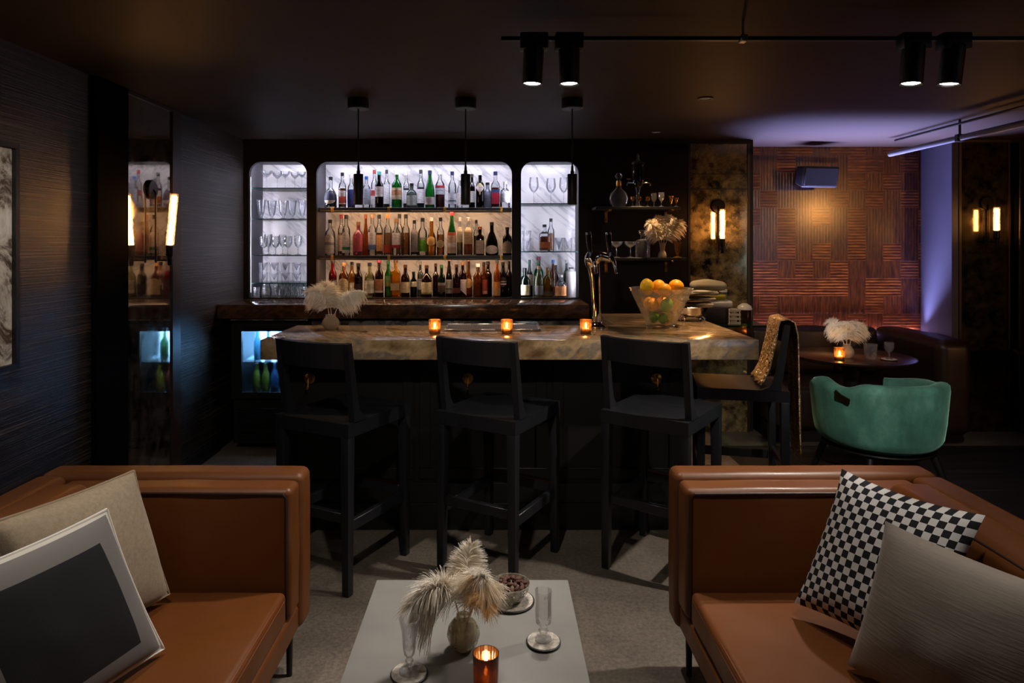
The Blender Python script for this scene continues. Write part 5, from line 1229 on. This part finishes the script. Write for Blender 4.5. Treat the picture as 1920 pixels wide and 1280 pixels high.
LOW = [
 (624, 491, 15, 'std', 'red', 'black', (.3, .5, '#5a1c1a'), None, 0, 'dark red bottle with black cap'),
 (645, 497, 19, 'std', 'amber', 'cork', (.1, .56, '#d1bf98', 'arch'), None, 0, 'amber bottle with large arched cream label'),
 (660, 498, 13, 'std', 'gold', 'black', (.2, .4, '#d6c9a4'), None, 1, 'gold bottle with small cream label'),
 (672, 498, 16, 'std', 'brown', 'black', (.15, .4, '#3c2a2e'), None, 0, 'dark brown bottle with brown label'),
 (693, 497, 19, 'squat', 'olive', 'black', (.14, .50, '#d6d2c8', 'rect', ((.3, .75, '#c2bfb2'),)), None, 0, 'wide pale olive bottle with white label'),
 (711, 490, 16, 'std', 'brown', 'dred', (.14, .48, '#a9714e', 'rect', ((.0, .12, '#d9cfc4'),)), None, 0, 'brown bottle with copper label and white foot'),
 (726, 494, 14, 'std', 'green', 'green', (.3, .58, '#5a7d4a', 'rect', ((.0, .35, '#8a7a3c'),)), None, 0, 'green bottle with coloured label'),
 (742, 490, 18, 'square', 'gold', 'brown', (.2, .38, '#c9b98a', 'rect'), None, 0, 'yellow-gold square bottle with small label'),
 (760, 501, 16, 'std', 'brown', 'brown', (.16, .48, '#d9cba6'), None, 0, 'dark brown bottle with plain cream label'),
 (774, 515, 13, 'std', 'dgreen', 'black', (.42, .62, '#cfc6ae'), None, 0, 'short dark green bottle with cream label'),
 (788, 497, 11, 'std', 'grey', 'silver', (.2, .5, '#8f8f90'), None, 1, 'pale grey bottle in the back row'),
 (800, 502, 20, 'squat', 'brown', 'brown', (.12, .48, '#dccfa4', 'rect', ((.0, .14, '#8e8a4c'),)), None, 0, 'broad brown bottle with big cream label'),
 (817, 501, 12, 'std', 'brown', 'brown', None, None, 1, 'plain dark bottle in the back row'),
 (828, 501, 14, 'std', 'dgreen', 'green', (.18, .46, '#4a3a34', 'rect', ((.75, 1.01, '#8f8c80'),)), None, 0, 'dark green bottle with grey and maroon label'),
 (841, 487, 13, 'slope', 'brown', 'gold', (.1, .44, '#a6a296', 'rect', ((.28, .34, '#1d1512'),)), None, 0, 'tall red-brown bottle with split grey label'),
 (856, 500, 15, 'std', 'dred', 'brown', (.15, .3, '#5a1c1c'), None, 0, 'dark red bottle with maroon label'),
 (867, 496, 15, 'std', 'dred', 'cork', (.16, .5, '#d9d2d6', 'slant'), None, 0, 'dark red bottle with white slanted label'),
 (878, 490, 16, 'round', 'amber', 'gold', (.22, .46, '#c7a15c', 'oval'), None, 1, 'rounded amber bottle with gold label'),
 (896, 499, 18, 'std', 'amber', 'silver', None, None, 0, 'plain amber bottle with grey stopper'),
 (907, 497, 14, 'std', 'amber', 'black', (.1, .5, '#9a3f2a', 'rect', ((.0, .2, '#cfa08a'),)), None, 0, 'amber bottle with red label'),
 (915, 497, 15, 'std', 'dred', 'black', None, None, 1, 'dark wine-red bottle in the back row'),
 (932, 491, 13, 'std', 'orange', 'black', (.06, .42, '#d08a3a', 'rect', ((.0, .5, '#c99a62'),)), None, 0, 'bottle with orange label and tall black cap'),
 (943, 497, 15, 'std', 'black', 'black', (.3, .58, '#2c2c30', 'oval', ((.2, .34, '#cfcfd2'), (.5, .58, '#cfcfd2'))), None, 0, 'black bottle with white printed emblem'),
 (954, 497, 12, 'std', 'dred', 'black', None, None, 1, 'dark slim bottle at the right end'),
]
RIG = [
 (984, 507, 21, 'squat', 'dgreen', 'black', (.1, .44, '#d8c794'), None, 0, 'squat dark green bottle with cream label'),
 (993, 494, 11, 'std', 'dgreen', 'green', (.3, .6, '#b9a19a'), None, 1, 'dark green bottle in the back row'),
 (1010, 488, 18, 'std', 'green', 'dred', None, None, 1, 'green bottle with tall red capsule'),
 (1010, 503, 18, 'std', 'olive', 'cork', (.1, .38, '#5e5a58'), None, 0, 'pale olive bottle with grey label'),
 (1028, 507, 19, 'squat', 'gold', 'cork', (.06, .2, '#7a6a52'), None, 0, 'amber yellow bottle with cork stopper'),
 (1037, 494, 13, 'std', 'amber', 'blue', None, None, 1, 'amber bottle with blue cap'),
 (1043, 505, 11, 'std', 'dgreen', 'black', None, None, 1, 'dark bottle behind the peach label'),
 (1051, 520, 22, 'squat', C, 'silver', (.1, .52, '#d18a4c'), 'orange', 0, 'squat bottle with peach label'),
 (1062, 494, 10, 'std', 'teal', 'silver', None, None, 1, 'pale green bottle in the back row'),
 (1072, 507, 20, 'jar', 'white', 'black', None, None, 0, 'white ceramic jar with dark stopper'),
]
def fill(row, z, base, lst, where, grp):
    out = sorted(lst, key=lambda b: b[8])
    order = {id(b): k for k, b in enumerate(sorted(lst, key=lambda b: b[0]))}
    for b in out:
        px, top, w, kind, glass, cap, lab, liq, back, desc = b
        wh = where % ORD[order[id(b)]] if len(desc.split()) <= 8 else where.replace('from the left ', '') % ORD[order[id(b)]]
        bottle(row, z, base, px, top, w, kind, glass, cap, lab, liq, back, desc, ('CAMPARI', .455, .014, '#23366e') if 'red aperitif' in desc else None, wh, grp)
fill('top', S1, 389, TOP, '%s from the left on the top shelf', 'bottles on the top shelf')
fill('mid', S2, 479, MID, '%s from the left on the middle shelf', 'bottles on the middle shelf')
fill('low', CTOP, 563, LOW, '%s from the left on the counter', 'bottles on the back counter')
fill('rig', CTOP, 563, RIG, '%s in the right niche', 'bottles at the foot of the right niche')
# ---------------------------------------------------------------- glasses in the side niches
def row_glasses(z, base, items, name, label, kind, m, grp, seg=20):
    for k, (px, top, w, d) in enumerate(items):
        r = w * d / F / 2
        glassware(name, label % ORD[k], kind, Vector((PX(px, d), d, z + .001)), r, (base - top) * d / F, m, grp, seg)
row_glasses(GL[0], 352, [(500, 318, 22, 5.66), (520, 319, 20, 5.78), (535, 319, 19, 5.66), (553, 319, 18, 5.78), (566, 320, 16, 5.66)], 'coupe_glass', 'clear coupe, %s from the left on the top left-niche shelf', 'coupe', M_CLEAR, 'coupes in the left niche')
row_glasses(GL[1], 410, [(490, 374, 17, 5.66), (510, 375, 18, 5.70), (531, 375, 18, 5.66), (548, 375, 17, 5.70), (567, 375, 15, 5.66)], 'beer_glass', 'footed beer glass, %s from the left on the second left-niche shelf', 'footed', M_CLEAR, 'beer glasses in the left niche')
row_glasses(GL[2], 478, [(495, 444, 15, 5.64), (503, 440, 15, 5.78), (517, 443, 15, 5.64), (530, 441, 14, 5.78), (540, 443, 16, 5.64), (559, 442, 15, 5.66)], 'goblet', 'cut crystal goblet, %s from the left on the third left-niche shelf', 'goblet', M_CUT, 'goblets in the left niche', 14)
row_glasses(GL[3], 530, [(494, 512, 17, 5.66), (514, 512, 18, 5.66), (535, 512, 18, 5.66), (556, 512, 18, 5.66)], 'tumbler', 'lower stacked tumbler, %s from the left on the fourth left-niche shelf', 'tumbler', M_CLEAR, 'stacked tumblers')
row_glasses(GL[3] + 18 * 5.66 / F + .002, 512, [(494, 494, 17, 5.66), (514, 494, 18, 5.66), (535, 494, 18, 5.66), (556, 494, 18, 5.66)], 'tumbler', 'upper stacked tumbler, %s from the left on the fourth left-niche shelf', 'tumbler', M_CLEAR, 'stacked tumblers')
row_glasses(CTOP, 565, [(481, 545, 12, 5.62), (520, 543, 11, 5.60), (533, 543, 11, 5.60), (545, 543, 11, 5.60), (557, 543, 11, 5.60), (568, 543, 10, 5.60), (526, 541, 11, 5.72), (540, 541, 11, 5.72), (553, 541, 11, 5.72), (565, 541, 11, 5.72)], 'shot_glass', 'small clear glass, %s of the group at the foot of the left niche', 'tumbler', M_CUT, 'small glasses at the foot of the left niche', 10)
t = thing('glass_pitcher', 'round clear glass pitcher at the foot of the left niche', 'pitcher', (PX(500, 5.66), 5.66, CTOP + .001), 0)
obj('pitcher_body', lathe(BM(), [(0, 0), (.032, 0), (.042, .02), (.045, .05), (.038, .085), (.030, .105), (.035, .122), (.033, .122), (.028, .104), (.036, .084), (.042, .05), (.039, .022), (0, .012)], 28), M_CUT, t)
obj('handle', tube(BM(), bez((.036, 0, .10), (.075, 0, .11), (.075, 0, .04), (.043, 0, .04), 10), .004, 8), M_CLEAR, t)
row_glasses(GR[0], 381, [(1001, 331, 19, 5.68), (1033, 333, 19, 5.68), (1057, 331, 18, 5.70)], 'wine_glass', 'stemmed wine glass, %s from the left on the upper right-niche shelf', 'wine', M_CLEAR, 'wine glasses in the right niche')
row_glasses(GR[1], 471, [(988, 446, 18, 5.64), (1048, 446, 17, 5.64), (1065, 446, 17, 5.70)], 'tumbler', 'clear tumbler, %s from the left on the lower right-niche shelf', 'tumbler', M_CLEAR, 'tumblers in the right niche')
row_glasses(GR[1] + 25 * 5.64 / F + .002, 446, [(988, 433, 17, 5.64), (1058, 433, 18, 5.67)][:1], 'tumbler', 'clear tumbler stacked on the %s tumbler of the right niche', 'tumbler', M_CLEAR, 'tumblers in the right niche')
def rig2(px, top, w, kind, glass, cap, lab, liq, back, desc):
    bottle('rig2', GR[1], 471, px, top, w, kind, glass, cap, lab, liq, back, desc, None, 'on the lower right-niche shelf', 'bottles on the glass shelf')
rig2(1021, 421, 20, 'square', C, 'black', (.12, .34, '#a65a2a'), 'amber', 0, 'square whisky decanter bottle with amber label')
rig2(1033, 410, 13, 'std', C, 'black', None, 'peach', 1, 'tall clear bottle with black stopper behind the decanter')
# ---------------------------------------------------------------- black wall shelves at the right of the niches
Z1, Z2 = PZ(388, 5.34), PZ(483, 5.34)
for z, a, b2, nm in ((Z1, 1115, 1272, 'upper'), (Z2, 1128, 1284, 'lower')):
    t = thing('wall_shelf', '%s black wall shelf on brass brackets right of the niches' % nm, 'shelf', (0, 0, z), 0, 'black wall shelves')
    xa, xb = PX(a, 5.34), PX(b2, 5.34)
    obj('board', box(BM(), xa, xb, 5.28, 5.499, -.022, 0, .002, 1), M_BLACK, t)
    for px in (1140, 1254):
        x = PX(px, 5.4)
        obj('bracket', box(box(BM(), x - .011, x + .011, 5.492, 5.4995, -.12, -.0225, .001, 1), x - .009, x + .009, 5.275, 5.4915, -.034, -.0225, .001, 1), M_BRASS, t)
def on(px, d, z): return Vector((PX(px, d), d, z + .001))
# decanter
def decanter(label, loc, body, stop, collar=None, m=M_CUT, seg=24, sym=2, sy=1):
    t = thing('decanter', label, 'decanter', loc)
    obj('body', lathe(BM(), body, seg, sym, sy=sy), m, t)
    obj('stopper', lathe(BM(), stop, 12), m, t)
    if collar: obj('collar', lathe(BM(), collar, 20), M_BRASS, t)
    return t
decanter('round flat clear decanter with brass collar on the upper black shelf', on(1160, 5.36, Z1), [(0, 0), (.045, 0), (.07, .03), (.078, .07), (.062, .115), (.03, .145), (.018, .16), (.018, .20), (0, .20)],
         [(0, .2135), (.010, .2135), (.012, .22), (.028, .24), (.030, .255), (.018, .275), (0, .28)], [(.020, .170), (.021, .172), (.021, .213), (0, .2132)], M_CLEAR, 28, 2, .55)
decanter('square cut crystal whisky decanter on the lower black shelf', on(1205, 5.36, Z2), [(0, 0), (.050, 0), (.052, .004), (.052, .125), (.045, .14), (.018, .15), (.017, .175), (.026, .18), (0, .18)],
         [(0, .181), (.016, .181), (.032, .195), (.034, .215), (.026, .222), (0, .222)], None, M_CUT, 32, 8)
# absinthe fountain
t = thing('glass_fountain', 'tall clear drinks fountain with two small taps on the upper shelf', 'drinks fountain', on(1196, 5.42, Z1))
obj('reservoir', lathe(BM(), [(0, .17), (.03, .17), (.05, .20), (.052, .22), (.052, .35), (.050, .35), (.05, .22), (.028, .175), (0, .175)], 28), thin('fountain_glass', '#cfc9c0', body=.15, edge=.4, bodycol='#5a524a'), t)
obj('lid', lathe(BM(), [(.054, .351), (.056, .36), (.05, .372), (.02, .385), (.008, .40), (.014, .415), (.006, .432), (0, .445)], 24), M_CLEAR, t)
obj('stem', lathe(BM(), [(0, 0), (.06, 0), (.058, .006), (.02, .014), (.012, .05), (.020, .08), (.011, .11), (.022, .16), (.026, .1695), (0, .1695)], 24), M_CLEAR, t)
for s in (-1, 1):
    tp = obj('tap', tube(tube(BM(), [(s * .03, -.02, .20), (s * .085, -.03, .20), (s * .095, -.032, .195), (s * .097, -.033, .175)], [.006, .006, .006, .005], 10), [(s * .082, -.03, .205), (s * .082, -.03, .228)], .004, 8), M_CHROME, t)
    obj('lever', tube(BM(), [(s * .066, -.03, .231), (s * .098, -.03, .231)], .004, 8), M_CHROME, tp)
for k, px in enumerate((1186, 1199, 1214)):
    t = thing('gilt_goblet', 'little gilt goblet, %s of three on the upper black shelf' % ORD[k], 'goblet', on(px, 5.315, Z1), 0, 'gilt goblets')
    obj('bowl', lathe(BM(), [(0, .045), (.012, .048), (.017, .06), (.016, .082), (.0145, .082), (.015, .06), (0, .05)], 18), M_BRASS, t)
    obj('stem', lathe(BM(), [(0, 0), (.016, 0), (.014, .003), (.003, .007), (.003, .0445), (0, .0445)], 16), M_CLEAR, t)
for k, px in enumerate((1258, 1268)):
    t = thing('gilt_cone_glass', 'gilt cone glass, %s at the right end of the upper shelf' % ('left' if k == 0 else 'right'), 'glass', on(px, 5.31 if k else 5.40, Z1), 0, 'gilt cone glasses')
    obj('bowl', lathe(BM(), [(0, .03), (.006, .031), (.021 - .004 * k, .092 - .02 * k), (.019 - .004 * k, .092 - .02 * k), (0, .034)], 18), M_BRASS, t)
    obj('stem', lathe(BM(), [(0, 0), (.018, 0), (.016, .003), (.003, .007), (.003, .0295), (0, .0295)], 16), M_CLEAR, t)
for k, (px, d) in enumerate(((1226, 5.40), (1240, 5.33))):
    glassware('cordial_glass', 'dark cordial glass, %s behind the gilt goblets on the upper shelf' % ('left' if k == 0 else 'right'), 'goblet', on(px, d, Z1), .024, .115, M_CUT, 'cordial glasses on the upper shelf', 12)
for k, px in enumerate((1156, 1182)):
    glassware('champagne_saucer', 'cut crystal coupe, %s of the pair on the lower black shelf' % ('left' if k == 0 else 'right'), 'coupe', on(px, 5.36, Z2), .052, .13, M_CUT, 'cut coupes on the lower shelf', 16)
V4 = on(1242, 5.37, Z2)
tag(obj('bud_vase', lathe(BM(), [(0, 0), (.034, 0), (.036, .012), (.030, .035), (.018, .055), (.020, .075), (.023, .12), (.021, .12), (.018, .075), (.016, .055), (.028, .034), (.03, .012), (0, .006)], 28), M_PEARL, loc=V4), 'cream glass bud vase holding feathers on the lower black shelf', 'vase', 'feather vases')
b0 = V4 + Vector((0, 0, .012))
for k, (q, nm, mm) in enumerate((((1217, 420), 'far left', M_FEB), ((1232, 409), 'left of centre', M_FEB), ((1256, 407), 'right of centre', M_FEA), ((1277, 418), 'far right', M_FEB))):
    e = W(q[0], q[1], 5.25 if k == 0 else 5.32)
    plume('cream plume leaning %s in the vase on the lower black shelf' % nm, (b0 + Vector(((k - 1.5) * .004, 0, 0)), V4 + Vector(((k - 1.5) * .01, 0, .14)), (V4 + Vector((0, 0, .2))).lerp(e, .75) + Vector((0, 0, .05)), e), mm, .085, 110, .5, (0, -1, .2), 40 + k, .32, .003)
glassware('flared_glass', 'flared gilt glass at the right end of the lower black shelf', 'flute', on(1270, 5.31, Z2), .034, .125, thin('gilt_glass', '#e8cf9a', body=.3, edge=.4, bodycol='#a8843c'), 'flared glass', 16)
print('MISSED', MISSED)
# ---------------------------------------------------------------- camera, world, view
w = bpy.data.worlds.new('room_ambience'); SC.world = w; w.use_nodes = True
w.node_tree.nodes['Background'].inputs[0].default_value = (.010, .009, .0085, 1); w.node_tree.nodes['Background'].inputs[1].default_value = 1
cd = bpy.data.cameras.new('camera'); cam = bpy.data.objects.new('camera', cd); COL.objects.link(cam)
cam.location = (0, 0, EYE); cam.rotation_euler = (PI / 2, 0, 0)
cd.sensor_fit = 'HORIZONTAL'; cd.sensor_width = 36; cd.lens = 36 * F / 1920
cd.shift_x = (960 - CX) / 1920; cd.shift_y = (CY - 640) / 1920
cd.clip_start = .02; cd.clip_end = 60
SC.camera = cam
vs = SC.view_settings; vs.view_transform = 'Standard'; vs.look = 'None'; vs.exposure = .2; vs.gamma = 1; vs.use_curve_mapping = False
cy = SC.cycles
cy.max_bounces = 10; cy.transparent_max_bounces = 28; cy.diffuse_bounces = 4; cy.glossy_bounces = 5; cy.transmission_bounces = 8
cy.caustics_reflective = False; cy.caustics_refractive = False; cy.sample_clamp_indirect = 6
